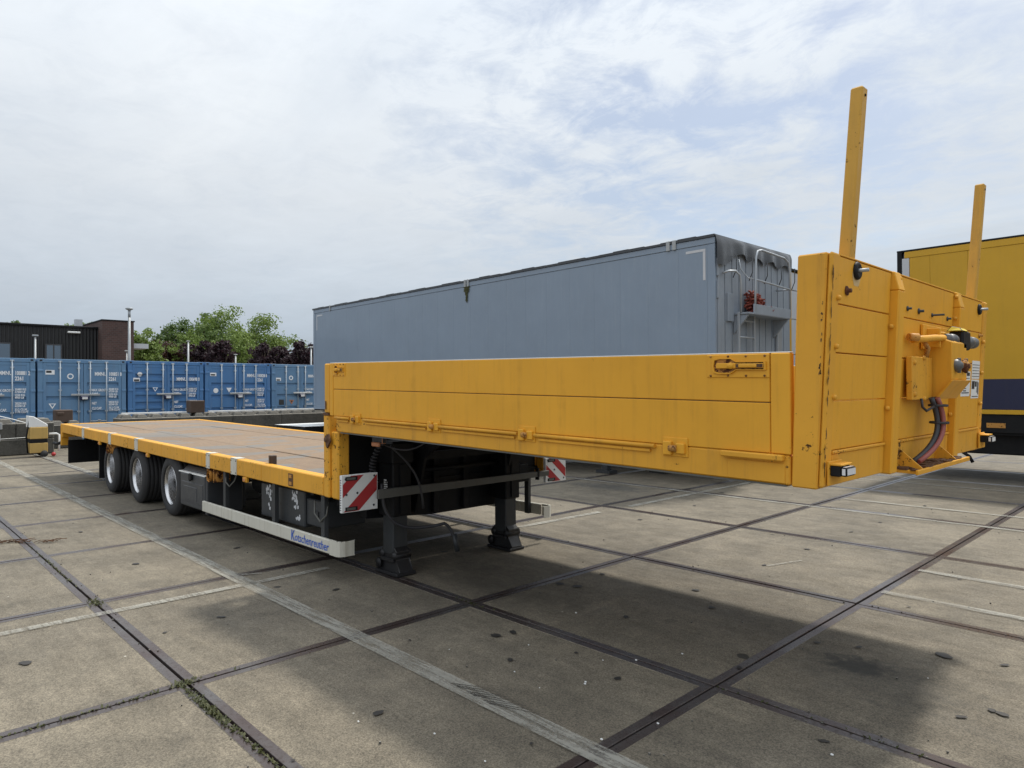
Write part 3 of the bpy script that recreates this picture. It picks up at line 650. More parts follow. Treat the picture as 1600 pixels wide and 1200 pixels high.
# neck rail and floor
for (ya, s) in ((Y0, 1), (Y1, -1)):
    y_a, y_b = sorted((ya, ya+.08*s)); yo = ya
    b = MB(); b.box(-1.165, 2.62, y_a, y_b, 1.243, 1.372, bev=.008)
    for xx in (.95,): b.box(xx, xx+.003, y_a-.001, y_b, 1.245, 1.34)
    o = P_(b, 'neck_rail', 'yellow_worn')
    for (a, c) in ((-1.16, -.93), (-.73, .10), (.22, .98), (1.12, 1.95)):
        b = MB(); yy = yo-.012*s; b.tube([(a, yy, 1.362), (c, yy, 1.362)], .011, 8); b.box(a+.03, c-.03, min(yo, yo-.012*s), max(yo, yo-.012*s), 1.33, 1.345, bev=.002); b.build('hinge_rod', 'yellow_worn', o, sh)
    for xh in (-.85, .16, 1.05, 2.06):
        hs = MB()
        y_c, y_d = sorted((yo-.022*s, yo+.002*s)); 
        hs.box(xh-.06, xh-.012, y_c, y_d, 1.325, 1.392, bev=.004); hs.box(xh+.012, xh+.06, y_c, y_d, 1.335, 1.385, bev=.004); hs.box(xh-.07, xh+.07, min(yo-.006*s, yo), max(yo-.006*s, yo), 1.32, 1.41, bev=.002)
        hs.lathe([(.001, -.02), (.016, -.02), (.016, .02), (.001, .02)], (xh, yo-.022*s, 1.36), 'x', 10, 1)
        hs.build('hinge', ['yellow', 'yellow_rust_and_shade'], o, sh)
    b = MB(); y_c, y_d = sorted((yo-.03*s, yo)); b.box(2.31, 2.60, y_c, y_d, 1.345, 1.372, bev=.005); b.box(2.335, 2.60, min(yo-.004*s, yo), max(yo-.004*s, yo), 1.25, 1.335, bev=.002); b.build('pull_step', 'yellow_worn', o, sh)
    if s == 1:
        b = MB(); b.box(1.9, 1.99, yo+.01, yo+.07, 1.225, 1.243); b.build('lashing_eye', 'black', o, sh)
        b = MB(); b.box(-1.1, 2.6, yo+.002, yo+.07, 1.236, 1.2435); b.build('rail_edge', 'bargrey', o, sh)
fy = [Y0+.085, .18, .82, 1.46, Y1-.085]
for a, c in zip(fy, fy[1:]):
    for xa, xb in ((-1.27, .7), (.705, 2.69)):
        b = MB(); b.box(xa, xb, a+.003, c-.003, 1.30, 1.335, bev=.003); P_(b, 'deck_board', 'wood')
# sideboards
def sideboard(yo, s):
    root = bpy.data.objects.new('sideboard', None); COL.objects.link(root); root.parent = T
    t = .035
    def bx(b, x0, x1, z0, z1, d0=0., d1=t, bev=.004, mi=0):
        ya, yb = sorted((yo+d0*s, yo+d1*s)); b.box(x0, x1, ya, yb, z0, z1, mi, bev)
    zm = 1.592
    for (z0, z1) in ((1.3735, zm-.002), (zm+.002, 1.806)):
        b = MB(); bx(b, -1.205, 2.535, z0, z1, bev=.003); b.build('sideboard_plank', 'yellow', root, sh)
    b = MB(); bx(b, -1.20, 2.53, zm-.012, zm+.012, .006, .028, 0); b.build('sideboard_core', 'brown', root, sh)
    b = MB(); bx(b, -1.262, -1.209, 1.3735, 1.804, -.003, t+.003); b.build('end_cap', 'yellow', root, sh)
    b = MB(); bx(b, 2.539, 2.625, 1.3735, 1.806, -.004, t+.003); b.build('end_cap', 'yellow', root, sh)
    b = MB(); bx(b, -1.262, 2.625, 1.8065, 1.811, .004, t-.004, bev=.001); b.build('top_trim', 'whiteclean', root, sh)
    # latches: recess plate, tapered recess, lever
    for (xa, xb, d) in ((-1.205, -1.015, -1), (2.235, 2.535, 1)):
        L = xb-xa; b = MB(); bx(b, xa, xb, 1.70, 1.803, -.005, 0, .002)
        for i in range(4):
            for z in (1.708, 1.795):
                xx = xa+.02+(L-.04)*i/3; b.lathe([(.001, -.004*s), (.005, -.003*s), (.006, 0)], (xx, yo-.005*s, z), 'y', 8, 1)
        o = b.build('latch_plate', ['yellow', 'yellow_rust_and_shade'], root, sh)
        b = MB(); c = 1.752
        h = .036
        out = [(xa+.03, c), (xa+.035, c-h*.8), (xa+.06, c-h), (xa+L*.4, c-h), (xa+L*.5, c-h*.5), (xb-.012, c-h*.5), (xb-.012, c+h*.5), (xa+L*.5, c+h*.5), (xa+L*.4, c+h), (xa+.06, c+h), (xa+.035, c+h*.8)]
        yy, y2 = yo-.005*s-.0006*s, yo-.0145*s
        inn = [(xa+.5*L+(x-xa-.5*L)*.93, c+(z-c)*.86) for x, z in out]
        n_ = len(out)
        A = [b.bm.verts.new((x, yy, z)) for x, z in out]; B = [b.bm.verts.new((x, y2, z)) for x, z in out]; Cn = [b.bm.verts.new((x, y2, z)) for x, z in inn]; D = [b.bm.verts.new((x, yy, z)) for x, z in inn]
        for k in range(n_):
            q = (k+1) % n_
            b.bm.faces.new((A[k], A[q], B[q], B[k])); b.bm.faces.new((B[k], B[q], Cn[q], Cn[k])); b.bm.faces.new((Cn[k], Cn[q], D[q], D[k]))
        f = b.bm.faces.new(D); f.material_index = 1  # recess floor coloured dark to stand in for shade in the crevice
        b.build('latch_recess', ['yellow', 'yellow_rust_and_shade'], o, sh)
        b = MB(); ya_, yb_ = sorted((yo-.020*s, yo-.007*s)); b.box(xa+L*.18, xa+L*.5, ya_, yb_, c-.012, c+.012, 0, .003); b.box(xa+L*.5, xb-.02, ya_, yb_-.002, c-.010, c+.010, 1, .002); b.box(xa+L*.55, xb-.05, min(yo-.023*s, ya_), yb_, c-.007, c+.007, 0, .002)
        b.lathe([(.001, -.008*s), (.014, -.008*s), (.015, 0)], (xa+L*.42, yo-.018*s, c), 'y', 12, 0); b.build('latch_lever', ['yellow', 'rust'], o, sh)
sideboard(Y0, 1); sideboard(Y1, -1)
# headboard -----------------------------------------------------------
ZB, ZT = 1.247, 2.213      # unsheared heights (shear lowers them by about .077)
def hx(z): return 2.750+.052*(z-ZB)
HB = bpy.data.objects.new('headboard', None); COL.objects.link(HB); HB.parent = T
def slab(b, ya, yb, z0, z1, d0, d1, mi=0, bev=.004):   # d = distance in front of the leaning front plane (+x)
    b.hexa([(hx(z)+d, y, z) for d in (d0, d1) for y in (ya, yb) for z in (z0, z1)], mi, bev)
def side_post(ya, yb):
    b = MB()
    b.hexa([(2.625, ya, ZB-.008), (2.66, ya, ZT), (2.625, yb, ZB-.008), (2.66, yb, ZT), (hx(ZB)-.018, ya, ZB-.008), (hx(ZT)-.018, ya, ZT), (hx(ZB)-.018, yb, ZB-.008), (hx(ZT)-.018, yb, ZT)], 0, .006)
    return b
o = side_post(Y0, Y0+.09).build('corner_post', 'yellow_worn', HB, sh)
side_post(Y1-.09, Y1).build('corner_post', 'yellow_worn', HB, sh)
# chamfered corner strips on the front
for (ya, yb) in ((Y0+.004, Y0+.085), (Y1-.085, Y1-.004)):
    b = MB(); slab(b, ya, yb, ZB, ZT, -.016, .004, 0, .008); b.build('corner_strip', 'yellow_worn', HB, sh)
chips = MB(); rr = random.Random(11)
for k in range(64):
    z = rr.choice([rr.uniform(1.3, 1.5), rr.uniform(1.75, 2.15), rr.uniform(1.55, 1.9)])
    z = min(z, ZT-.03); h_ = rr.uniform(.006, .05); w_ = rr.uniform(.0012, .004)
    y = Y0+.006+rr.random()*.012; n_ = 6
    pts = []
    for q in range(n_):
        a = q/n_*6.283; rj = rr.uniform(.6, 1.2); zz = z+h_*.5*math.sin(a)*rj; pts.append((hx(zz)+.0052, y+w_*math.cos(a)*rj, zz))
    chips.bm.faces.new([chips.bm.verts.new(p) for p in pts])
for k in range(26):
    z = rr.choice([rr.uniform(1.65, 2.1), rr.uniform(1.71, 1.76)]); h_ = rr.uniform(.004, .018); w_ = rr.uniform(.0015, .0035); x0 = hx(z)-.022-rr.random()*.008; pts = []
    for q in range(6):
        a = q/6*6.283; rj = rr.uniform(.6, 1.2); pts.append((x0+w_*math.cos(a)*rj, Y0-.0012, z+h_*.5*math.sin(a)*rj))
    chips.bm.faces.new([chips.bm.verts.new(p) for p in pts])
chips.build('chipped_paint', 'rust', HB, sh)
seams = [1.395, 1.605, 1.805, 2.008, ZT-.006]
bays = [(Y0+.09, .268), (.362, 1.338), (1.432, Y1-.09)]
for (ya, yb) in bays:
    for z0, z1 in zip(seams, seams[1:]):
        b = MB(); slab(b, ya+.003, yb-.003, z0+.0025, z1-.0025, -.035, -.004, 0, .002); b.build('headboard_plank', 'yellow', HB, sh)
    b = MB(); slab(b, ya+.003, yb-.003, ZB+.002, seams[0]-.014, -.05, .0, 0, .003); b.build('lower_panel', 'yellow_worn', HB, sh)
    b = MB(); slab(b, ya, yb, seams[0]-.013, seams[0], -.04, .007, 0, .003); b.build('ledge', 'yellow_worn', HB, sh)
b = MB(); slab(b, Y0+.09, Y1-.09, ZT-.005, ZT+.001, -.10, -.002, 0, .001); b.box(2.63, 2.70, Y0+.09, Y1-.09, ZB, ZB+.1); b.build('top_cap', 'yellow', HB, sh)
for z0 in (1.35, 1.75, 2.12):
    b = MB(); slab(b, Y0+.09, Y1-.09, z0, z0+.06, -.095, -.037, 0, .002); b.build('back_beam', 'yellow_worn', HB, sh)
for (ya, yb) in ((.272, .358), (1.342, 1.428)):
    b = MB(); zc_ = ZT-.09
    b.hexa([(hx(z)+d, y, z) for d in (-.05, .034) for y in (ya, yb) for z in (ZB-.004, zc_)], 0, .006)
    b.hexa([(hx(zc_)-.05, ya, zc_+.0005), (hx(ZT)-.05, ya, ZT), (hx(zc_)-.05, yb, zc_+.0005), (hx(ZT)-.05, yb, ZT), (hx(zc_)+.034, ya, zc_+.0005), (hx(ZT)+.008, ya, ZT), (hx(zc_)+.034, yb, zc_+.0005), (hx(ZT)+.008, yb, ZT)], 0, .004)
    o = b.build('rib', 'yellow', HB, sh)
for (y, z) in ((.262, 1.56), (.262, 1.95), (.35, 2.185), (1.34, 2.185), (1.34, 2.06), (Y0+.07, 2.03), (Y0+.07, 1.83), (Y0+.07, 1.62), (1.33, 1.5), (Y1-.08, 1.95), (Y1-.08, 1.75), (Y1-.08, 1.55)):
    bo = MB(); bo.lathe([(.011, 0), (.011, .010), (.007, .014), (.001, .014)], (hx(z)+.004, y, z), 'x', 8); bo.build('bolt', 'yellow_worn', HB, sh)
# kingpin side ledge with gussets, grease and rust
b = MB(); b.box(2.752, 2.86, .44, 1.30, ZB-.012, ZB+.004, bev=.002); b.box(2.852, 2.866, .40, 1.34, ZB-.012, ZB+.012, bev=.003); b.build('bottom_ledge', 'yellow_worn', HB, sh)
b = MB(); rr = random.Random(4)
for _ in range(160):
    y = rr.uniform(.45, 1.25); x = rr.uniform(2.76, 2.85); s_ = rr.uniform(.006, .018); z = ZB+.004
    b.box(x-s_, x+s_, y-s_*1.5, y+s_*1.5, z, z+rr.uniform(.003, .014))
tag(b.build('grime', 'rust', HB, sh), kind='stuff')
for yy in (.50, 1.10):
    b = MB(); b.prism([(2.752, ZB+.005), (2.752, ZB+.10), (2.758, ZB+.10), (2.858, ZB+.012), (2.858, ZB+.005)], 'y', yy-.005, yy+.005); b.build('gusset', 'yellow_worn', HB, sh)
# round rubber plug, drain bolts
for (y, z, r_) in ((-.17, 2.165, .034), (1.91, 2.155, .030)):
    b = MB(); b.lathe([(r_*1.15, 0), (r_*1.15, .006), (r_, .012), (r_*.8, .014), (r_*.5, .010), (.001, .010)], (hx(z)-.003, y, z), 'x', 22); b.lathe([(.008, .01), (.008, .05), (.001, .05)], (hx(z)-.003, y, z), 'x', 8, 1); b.build('lamp_socket', ['black', 'galv'], HB, sh)
for (y, z, r_, l_) in ((-.27, 2.07, .016, .02), (1.95, 1.99, .012, .02), (.52, 2.055, .010, .02), (.70, 2.055, .012, .025), (.93, 2.05, .009, .06), (1.22, 2.05, .010, .02)):
    b = MB(); b.lathe([(r_*1.3, 0), (r_*1.3, .004), (r_*.6, .006), (r_*.6, l_), (.001, l_)], (hx(z)-.003, y, z), 'x', 10); b.build('stud', 'yellow_rust_and_shade' if r_ > .013 or y > 1.9 else 'dark', HB, sh)
pl = MB(); z = 2.135; pl.bm.faces.new([pl.bm.verts.new((hx(z+.045*math.sin(a))-.0034, -.165+.045*math.cos(a)*(1+.15*math.sin(3*a)), z+.045*math.sin(a)*(1+.2*math.cos(2*a)))) for a in [k*.3927 for k in range(16)]]); pl.build('peeled_patch', 'bare', HB, sh)
# front marker lamps
for (y, s) in ((Y0+.10, 1), (Y1-.02, -1)):
    z = 1.316; x = hx(z)+.006; b = MB()
    b.box(x, x+.055, y-.06, y+.06, z+.024, z+.032, 0, .002); b.box(x, x+.010, y-.07, y+.07, z-.06, z+.04, 0, .002)
    o = b.build('lamp_bracket', 'yellow_worn', HB, sh)
    b = MB(); b.box(x+.010, x+.050, y-.06, y+.05, z-.02, z+.022, 0, .004); b.box(x+.050, x+.075, y-.055, y+.045, z-.018, z+.020, 1, .006); b.build('marker_lamp', ['black', 'lens'], o, sh)
# stake posts in the headboard
for y in (-.20, 1.853):
    b = MB(); b.hexa([(xc+dx, y+dy, z) for dx in (-.026, .026) for dy in (-.029, .029) for xc, z in ((2.748, 2.0), (2.823, 2.94))], 0, .006)
    o = P_(b, 'stake_post', 'ochre')
    b = MB(); b.lathe([(.001, .0), (.006, .0), (.006, .003)], (2.8465, y, 2.905), 'x', 8); P_(b, 'hole', 'blackprint', o)
# service box with air couplings
JB = bpy.data.objects.new('service_box', None); COL.objects.link(JB); JB.parent = T
b = MB(); b.box(2.785, 2.815, .50, .83, 1.595, 1.815, bev=.004)
for (y, z) in ((.53, 1.625), (.53, 1.785), (.68, 1.60), (.68, 1.81)): b.lathe([(.012, 0), (.012, .008), (.001, .009)], (2.815, y, z), 'x', 8)
b.build('cover_plate', 'yellow_worn', JB, sh)
b = MB(); b.prism([(2.775, 1.60), (2.775, 1.94), (2.80, 1.945), (2.905, 1.90), (2.905, 1.70), (2.83, 1.60)], 'y', .84, 1.12, bev=.005)
b.prism([(2.83, 1.597), (2.908, 1.698), (2.918, 1.698), (2.845, 1.597)], 'y', .80, 1.16, bev=.002)
b.build('housing', 'yellow', JB, sh)
for yy, mm in ((.90, 0), (1.04, 1)):
    b = MB(); b.lathe([(.001, .034), (.014, .034), (.018, .028), (.030, .022), (.034, .012), (.034, 0)], (2.905, yy, 1.775), 'x', 16, mm)
    b.box(2.912, 2.93, yy-.006, yy+.006, 1.735, 1.815, mm, .003)
    b.build('coupling_head', ['metal', 'yellow_rust_and_shade'], JB, sh)
b = MB(); b.box(2.785, 2.80, .74, 1.22, 1.86, 1.99, bev=.003); b.box(2.80, 2.86, .80, .815, 1.87, 1.97, bev=.002); b.build('coupling_plate', 'yellow', JB, sh)
b = MB(); z = 1.915
b.tube([(2.80, .56, 1.90), (2.83, .62, 1.905), (2.85, .74, 1.915), (2.86, .86, 1.92)], .018, 10, 0); b.tube([(2.80, .50, 1.91), (2.83, .54, 1.91)], .02, 10, 2)
b.tube([(2.82, .66, 1.90), (2.83, .70, 1.86), (2.82, .70, 1.815)], .012, 8, 2)
b.lathe([(.001, -.03), (.026, -.03), (.030, 0), (.022, .02), (.022, .05), (.032, .06), (.032, .10), (.02, .11), (.001, .11)], (2.87, .90, z), 'y', 16, 1)
b.tube([(2.84, .80, 1.945), (2.86, .88, 1.945), (2.865, .93, 1.93)], .008, 8, 0)
b.build('air_pipe', ['yellow_worn', 'metal', 'yellow_rust_and_shade'], JB, sh)
b = MB(); b.box(2.835, 2.905, 1.06, 1.215, 1.865, 1.97, bev=.010); b.box(2.845, 2.895, 1.02, 1.05, 1.86, 1.89, bev=.005)
b.hexa([(2.83, 1.03, 1.966), (2.85, 1.05, 1.995), (2.83, 1.16, 1.966), (2.85, 1.14, 1.995), (2.91, 1.03, 1.966), (2.89, 1.05, 1.985), (2.91, 1.16, 1.966), (2.89, 1.14, 1.985)], 1, .004)
b.lathe([(.001, 0), (.024, 0), (.024, .03), (.034, .04), (.034, .09), (.026, .10), (.026, .13), (.034, .14), (.034, .17), (.001, .17)], (2.875, 1.215, 1.915), 'y', 16, 2)
b.build('electric_socket', ['black', 'lidyellow', 'metal'], JB, sh)
def bez(p0, p1, p2, p3, n=14):
    return [Vector(p0)*(1-t)**3+Vector(p1)*3*t*(1-t)**2+Vector(p2)*3*t*t*(1-t)+Vector(p3)*t**3 for t in [i/n for i in range(n+1)]]
for dx, dy, mm, r_ in ((.022, .004, 'hose_red', .012), (.0, .026, 'hose', .013), (.0, -.022, 'hose', .013)):
    b = MB(); b.tube(bez((2.83+dx, .77+dy, 1.605), (2.86+dx, .82+dy, 1.48), (2.87+dx, .80+dy*.6, 1.38), (2.80+dx, .56+dy*.5, 1.285)), r_, 10); b.build('hose', mm, JB, sh)
b = MB()
for t, z, y in ((0, 1.565, .785), (0, 1.475, .80)):
    b.lathe([(.045, -.006), (.048, 0), (.045, .006)], (2.852, y, z), 'z', 14)
b.tube([(2.82, .62, 1.60), (2.83, .60, 1.56), (2.84, .63, 1.54), (2.85, .72, 1.56)], .007, 6)
b.build('cable_tie', 'hose', JB, sh)
# labels on the headboard: flat printed plates
def plate_label(y0, y1, z0, z1, rows, qr=False):
    b = MB(); slab(b, y0, y1, z0, z1, -.0035, -.0015, 0, 0)
    for (a, c, d, e) in rows: slab(b, y0+(y1-y0)*a, y0+(y1-y0)*c, z0+(z1-z0)*d, z0+(z1-z0)*e, -.0012, -.0004, 1, 0)
    b.build('printed_label', ['whiteclean', 'blackprint'], HB, sh)
rr = random.Random(8)
plate_label(1.56, 1.78, 1.60, 1.755, [(.62, .92, .82, .95)]+[(x, x+.06, .70, .74) for x in (.5, .6, .72, .84)]+[(.2, .35, .42, .56), (.35, .5, .36, .42), (.25, .6, .30, .33), (.15, .9, .12, .16), (.3, .6, .2, .24)])
plate_label(1.815, 2.0, 1.585, 1.705, [(.06, .40, .50, .92), (.46, .66, .62, .9), (.72, .8, .3, .9), (.85, .93, .2, .85), (.1, .9, .08, .12)])
plate_label(1.815, 2.0, 1.71, 1.825, [(.05, .95, y, y+.03) for y in (.12, .28, .44, .6, .76)])

# landing legs
for yy in (.09, 1.40):
    root = bpy.data.objects.new('landing_leg', None); COL.objects.link(root); root.parent = T; root.location = (-.14, 0, 0)
    b = MB(); b.box(-1.085, -.865, yy-.095, yy+.095, .50, 1.14, bev=.01); b.box(-1.10, -.85, yy-.11, yy+.11, .95, 1.13, bev=.01); b.box(-.865, -.85, yy-.03, yy+.03, .52, .94); b.build('outer_tube', 'black', root)
    b = MB(); b.box(-1.055, -.895, yy-.075, yy+.075, .17, .52, bev=.008); b.build('inner_tube', 'dark', root)
    b = MB()
    b.prism([(-1.17, .0), (-1.19, .035), (-1.11, .13), (-1.13, .20), (-1.06, .245), (-.89, .245), (-.82, .20), (-.84, .13), (-.76, .035), (-.78, .0)], 'y', yy-.07, yy+.07, bev=.006)
    b.box(-1.19, -.76, yy-.10, yy+.10, .0, .028, bev=.006); b.box(-1.10, -.85, yy-.095, yy+.095, .11, .145, bev=.006)
    for sx in (-1.09, -.86): b.lathe([(.001, -.09), (.035, -.09), (.035, .09), (.001, .09)], (sx, yy, .165), 'y', 14)
    b.lathe([(.001, -.10), (.045, -.10), (.045, -.08), (.03, -.08)], (-1.13, yy, .08), 'y', 14)
    for v in b.bm.verts: v.co.x = -.975+(v.co.x+.975)*.78
    b.build('foot', 'footsteel', root)
b = MB(); b.tube([(-1.12, .18, .86), (-1.12, 1.31, .86)], .022, 8); P_(b, 'leg_shaft', 'black', fn=None)
b = MB(); b.box(-1.18, -1.10, .18, 1.3, .95, 1.02); P_(b, 'leg_brace', 'black', fn=None)
# coiled cable, amber lamp, hoses under the neck
b = MB(); pts = []
for k in range(130):
    t = k/129; a = k*.62; c = Vector((-1.05-.02*t, -.10-.06*math.sin(t*3)-.02*t, 1.12-.33*t)); pts.append(c+Vector((math.cos(a)*.025, math.sin(a)*.025, 0)))
b.tube(pts, .006, 5); P_(b, 'coiled_cable', 'hose', fn=None)
b = MB(); b.tube(bez((-1.0, -.12, .80), (-.98, -.14, .6), (-.95, -.1, .44), (-.85, .10, .42))+bez((-.85, .10, .42), (-.78, .22, .42), (-.72, .26, .44), (-.70, .30, .45))[1:]+bez((-.70, .30, .45), (-.66, .36, .42), (-.64, .36, .30), (-.62, .38, .22))[1:], .014, 8); P_(b, 'air_hose', 'hose', fn=None)
b = MB(); b.tube([(-.645, .365, .36), (-.62, .38, .215)], .022, 10); P_(b, 'hose_end', 'dark', fn=None)
b = MB(); b.tube(bez((-.75, -.2, 1.13), (-.7, .0, .95), (-.68, .05, .85), (-.72, .10, .60)), .009, 6); b.tube(bez((-.9, -.2, 1.15), (-.6, -.2, 1.08), (-.5, -.15, 1.1), (-.4, -.1, 1.18)), .007, 6); P_(b, 'hanging_cable', 'hose', fn=None)
b = MB(); b.box(-.86, -.75, -.31, -.29, 1.13, 1.165, 0, .006); b.box(-.88, -.73, -.29, -.25, 1.155, 1.22, 1, .004); P_(b, 'marker_lamp', ['amber', 'dark'], fn=None)
b = MB(); rr = random.Random(9)
for k in range(7):
    z = .80-k*.018
    for q in range(4):
        if rr.random() < .8: b.box(-1.14+q*.014, -1.13+q*.014, -.008, -.0055, z, z+.012)
b.build('printed_label', 'whiteclean', T)
# extendable bar with striped boards
b = MB(); b.hexa([(x, y, z) for x in (-.985, -.955) for y, z0, z1 in ((-.18, .680, .757), (1.87, .690, .742)) for z in (z0, z1)], bev=.003); P_(b, 'warning_board_bar', 'bargrey', fn=None)
b = MB(); b.box(-1.26, -1.18, 1.66, 1.80, .62, .80, bev=.004); P_(b, 'bar_bracket', 'black', fn=None)
b = MB(); b.box(-.99, -.95, 1.70, 1.72, .66, .78); P_(b, 'bar_clamp', 'black', fn=None)
def stripes(ya, yb, za, zb, x, k, name):
    # square sign with diagonal bands clipped to the square
    root = bpy.data.objects.new(name, None); COL.objects.link(root); root.parent = T
    b = MB(); b.box(x-.035, x, ya, yb, za, zb, bev=.003); b.build('plate', 'whiteclean', root)
    b = MB(); n = 5; wdt = (yb-ya)
    def clip(poly, f):
        out = []
        for i in range(len(poly)):
            p, q = poly[i], poly[(i+1) % len(poly)]; fp, fq = f(p), f(q)
            if fp >= 0: out.append(p)
            if fp*fq < 0: t = fp/(fp-fq); out.append((p[0]+(q[0]-p[0])*t, p[1]+(q[1]-p[1])*t))
        return out
    m_ = .008
    for (c0, c1) in ((.27, .62), (1.02, 1.44)) if k > 0 else ((.35, .75), (1.12, 1.5)):
        sq = [(m_/wdt, m_/wdt), (1-m_/wdt, m_/wdt), (1-m_/wdt, 1-m_/wdt), (m_/wdt, 1-m_/wdt)]
        # bands of constant (v-u)+1 or (u+v)
        fn_ = (lambda p: (1-p[1])+p[0]) if k > 0 else (lambda p: p[0]+p[1])
        sq = clip(sq, lambda p: fn_(p)-c0); sq = clip(sq, lambda p: c1-fn_(p)) if len(sq) > 2 else sq
        if len(sq) > 2: b.bm.faces.new([b.bm.verts.new((x+.0015, ya+u*wdt, za+v*(zb-za))) for u, v in sq])
    b.build('red_stripe', 'red', root)
    b = MB()
    for (u, v) in ((.12, .10), (.10, .90), (.9, .92), (.88, .12), (.12, .48), (.42, .50)): b.lathe([(.009, .001), (.009, .004), (.001, .005)], (x, ya+u*wdt, za+v*(zb-za)), 'x', 10)
    b.build('rivet', 'blackprint', root)
    b = MB()
    for zz in (za+.012, zb-.045): b.box(x+.0, x+.006, ya+.03, ya+.14, zz, zz+.032, 0, .002); b.box(x+.0065, x+.0075, ya+.04, ya+.12, zz+.006, zz+.026, 1)
    b.build('hinge_clip', ['black', 'bargrey'], root)
stripes(-.493, -.16, .597, .897, -1.0, 1, 'warning_board'); stripes(1.865, 2.175, .61, .865, -1.0, -1, 'warning_board')
b = MB()
for k in range(13): b.box(-1.026, -1.012, -.4945, -.4935, .615+k*.020, .623+k*.020)
b.build('edge_perforation', 'blackprint', T)

# ------------------------------------------------------------------ grey walking-floor trailer
G = empty('box_trailer', (-1.7, 6.5, 0), 'grey-blue high-sided box trailer with tarp roof and front ladder platform', 'trailer', rz=-.012)
gx0 = -13.4; GW = 2.55
def PG(mb, name, mats, parent=G, label=None):
    o = mb.build(name, mats, parent)
    if label: o['label'] = label
    return o
xs = [-.14, -.67, -1.28, -1.88, -2.48, -3.08, -3.70, -4.28, -4.86, -5.44, -6.04, -6.64, -7.24, -7.84, -8.44, -9.04, -9.64, -10.24, -10.84, -11.44, -12.04, -12.64, -13.26]
for yy, s in ((0, 1), (GW, -1)):
    ya, yb = sorted((yy, yy+.03*s))
    for a, c in zip(xs, xs[1:]):
        b = MB(); b.box(c+.0006, a-.0006, ya, yb, 1.12, 3.86, bev=.0006); PG(b, 'side_panel', 'grey_body')
    ya, yb = sorted((yy-.008*s, yy+.05*s))
    b = MB(); b.box(gx0, 0, ya, yb, 3.865, 3.965, bev=.006); PG(b, 'top_rail', 'grey_body')
    b = MB(); b.box(gx0, 0, ya, yb, 1.02, 1.118, bev=.006); PG(b, 'bottom_rail', 'grey_body')
    b = MB(); b.box(-.138, 0, ya, yb, 1.12, 3.86, bev=.006); PG(b, 'corner_post', 'grey_body'); b = MB(); b.box(gx0, -13.262, ya, yb, 1.12, 3.86, bev=.006); PG(b, 'corner_post', 'grey_body')
b = MB(); ro = random.Random(6); n = 40
for i in range(n):
    xa = gx0-.03+(13.43)*i/n; xb = gx0-.03+13.43*(i+1)/n; d = .008*math.sin(i*1.7)
    b.box(xa, xb, -.025, GW+.025, 3.967, 4.012+d)
PG(b, 'roof_tarp', 'tarp')
for x in (-.86, -.74, -6.20, -6.10, -12.36): b = MB(); b.box(x-.035, x+.035, -.03, -.009, 3.86, 4.02, bev=.004); PG(b, 'tarp_bracket', 'galv')
rr = random.Random(3); b = MB()
for _ in range(260):
    z = 3.9-abs(rr.gauss(0, .16)); x = -6.15+rr.gauss(0, .035)*(1 if z > 3.75 else .4); s_ = rr.uniform(.008, .025)
    b.quad((x-s_, -.014-rr.random()*.012, z-s_), (x+s_, -.016, z-s_*.5), (x+s_*.6, -.014-rr.random()*.01, z+s_), (x-s_, -.013, z+s_*.7))
tag(PG(b, 'moss', 'moss'), kind='stuff')
b = MB(); b.box(-.53, -.14-.03, -.004, -.001, 3.76, 3.80); b.box(-.215, -.17, -.004, -.001, 3.30, 3.758); PG(b, 'reflective_strip', 'palewall')
b = MB(); b.box(-13.2, -12.85, -.004, -.001, 3.76, 3.80); b.box(-13.2, -13.16, -.004, -.001, 3.35, 3.758); PG(b, 'reflective_strip', 'palewall')
b = MB(); b.box(-.04, -.005, .05, GW-.05, 1.02, 3.95)
for k in range(11): b.box(-.004, .008, .06+k*.225, .26+k*.225, 1.1, 3.9, bev=.003)
PG(b, 'front_wall', 'grey_front')
for z in (1.6, 3.0, 3.35): b = MB(); b.box(.0, .03, .03, .07, z, z+.28, bev=.004); PG(b, 'hinge', 'grey_front')
b = MB(); b.box(.0, .05, .30, .48, 2.65, 3.10, bev=.004); PG(b, 'side_plate', 'grey_front')
b = MB(); b.box(gx0, gx0+.04, .05, GW-.05, 1.02, 3.95); PG(b, 'rear_door', 'grey_front')
b = MB(); b.box(gx0, 0, .02, GW-.02, .98, 1.02); b.box(gx0, -.3, .75, .90, .72, .98); b.box(gx0, -.3, 1.65, 1.80, .72, .98); PG(b, 'chassis', 'black')
# draped tarp on the front
b = MB(); nu, nv = 60, 10; grid = []
for i in range(nu+1):
    y = -.02+(GW+.04)*i/nu; row = []
    sc = abs(math.sin(math.pi*(y-.45)/.52)); drop = (.34-.10*sc) if y > .42 else .34+.14*min(1, (.45-y)/.3)
    for j in range(nv+1):
        v = j/nv; z = 4.0-drop*v
        bulge = .055*v*(1-v*.35)*sc**1.4+.012*v*math.sin(y*19)
        row.append(b.bm.verts.new((.016+.03*math.sin(min(1, v*3)*1.57)+bulge, y, z)))
    grid.append(row)
for i in range(nu):
    for j in range(nv):
        f = b.bm.faces.new((grid[i][j], grid[i+1][j], grid[i+1][j+1], grid[i][j+1])); f.smooth = True
for k in range(5):
    y = .48+k*.52; b.tube([(.10, y, 3.74), (.09, y+.02, 3.5), (.05, y-.02, 3.36)], .008, 5)
PG(b, 'tarp_flap', 'tarp')
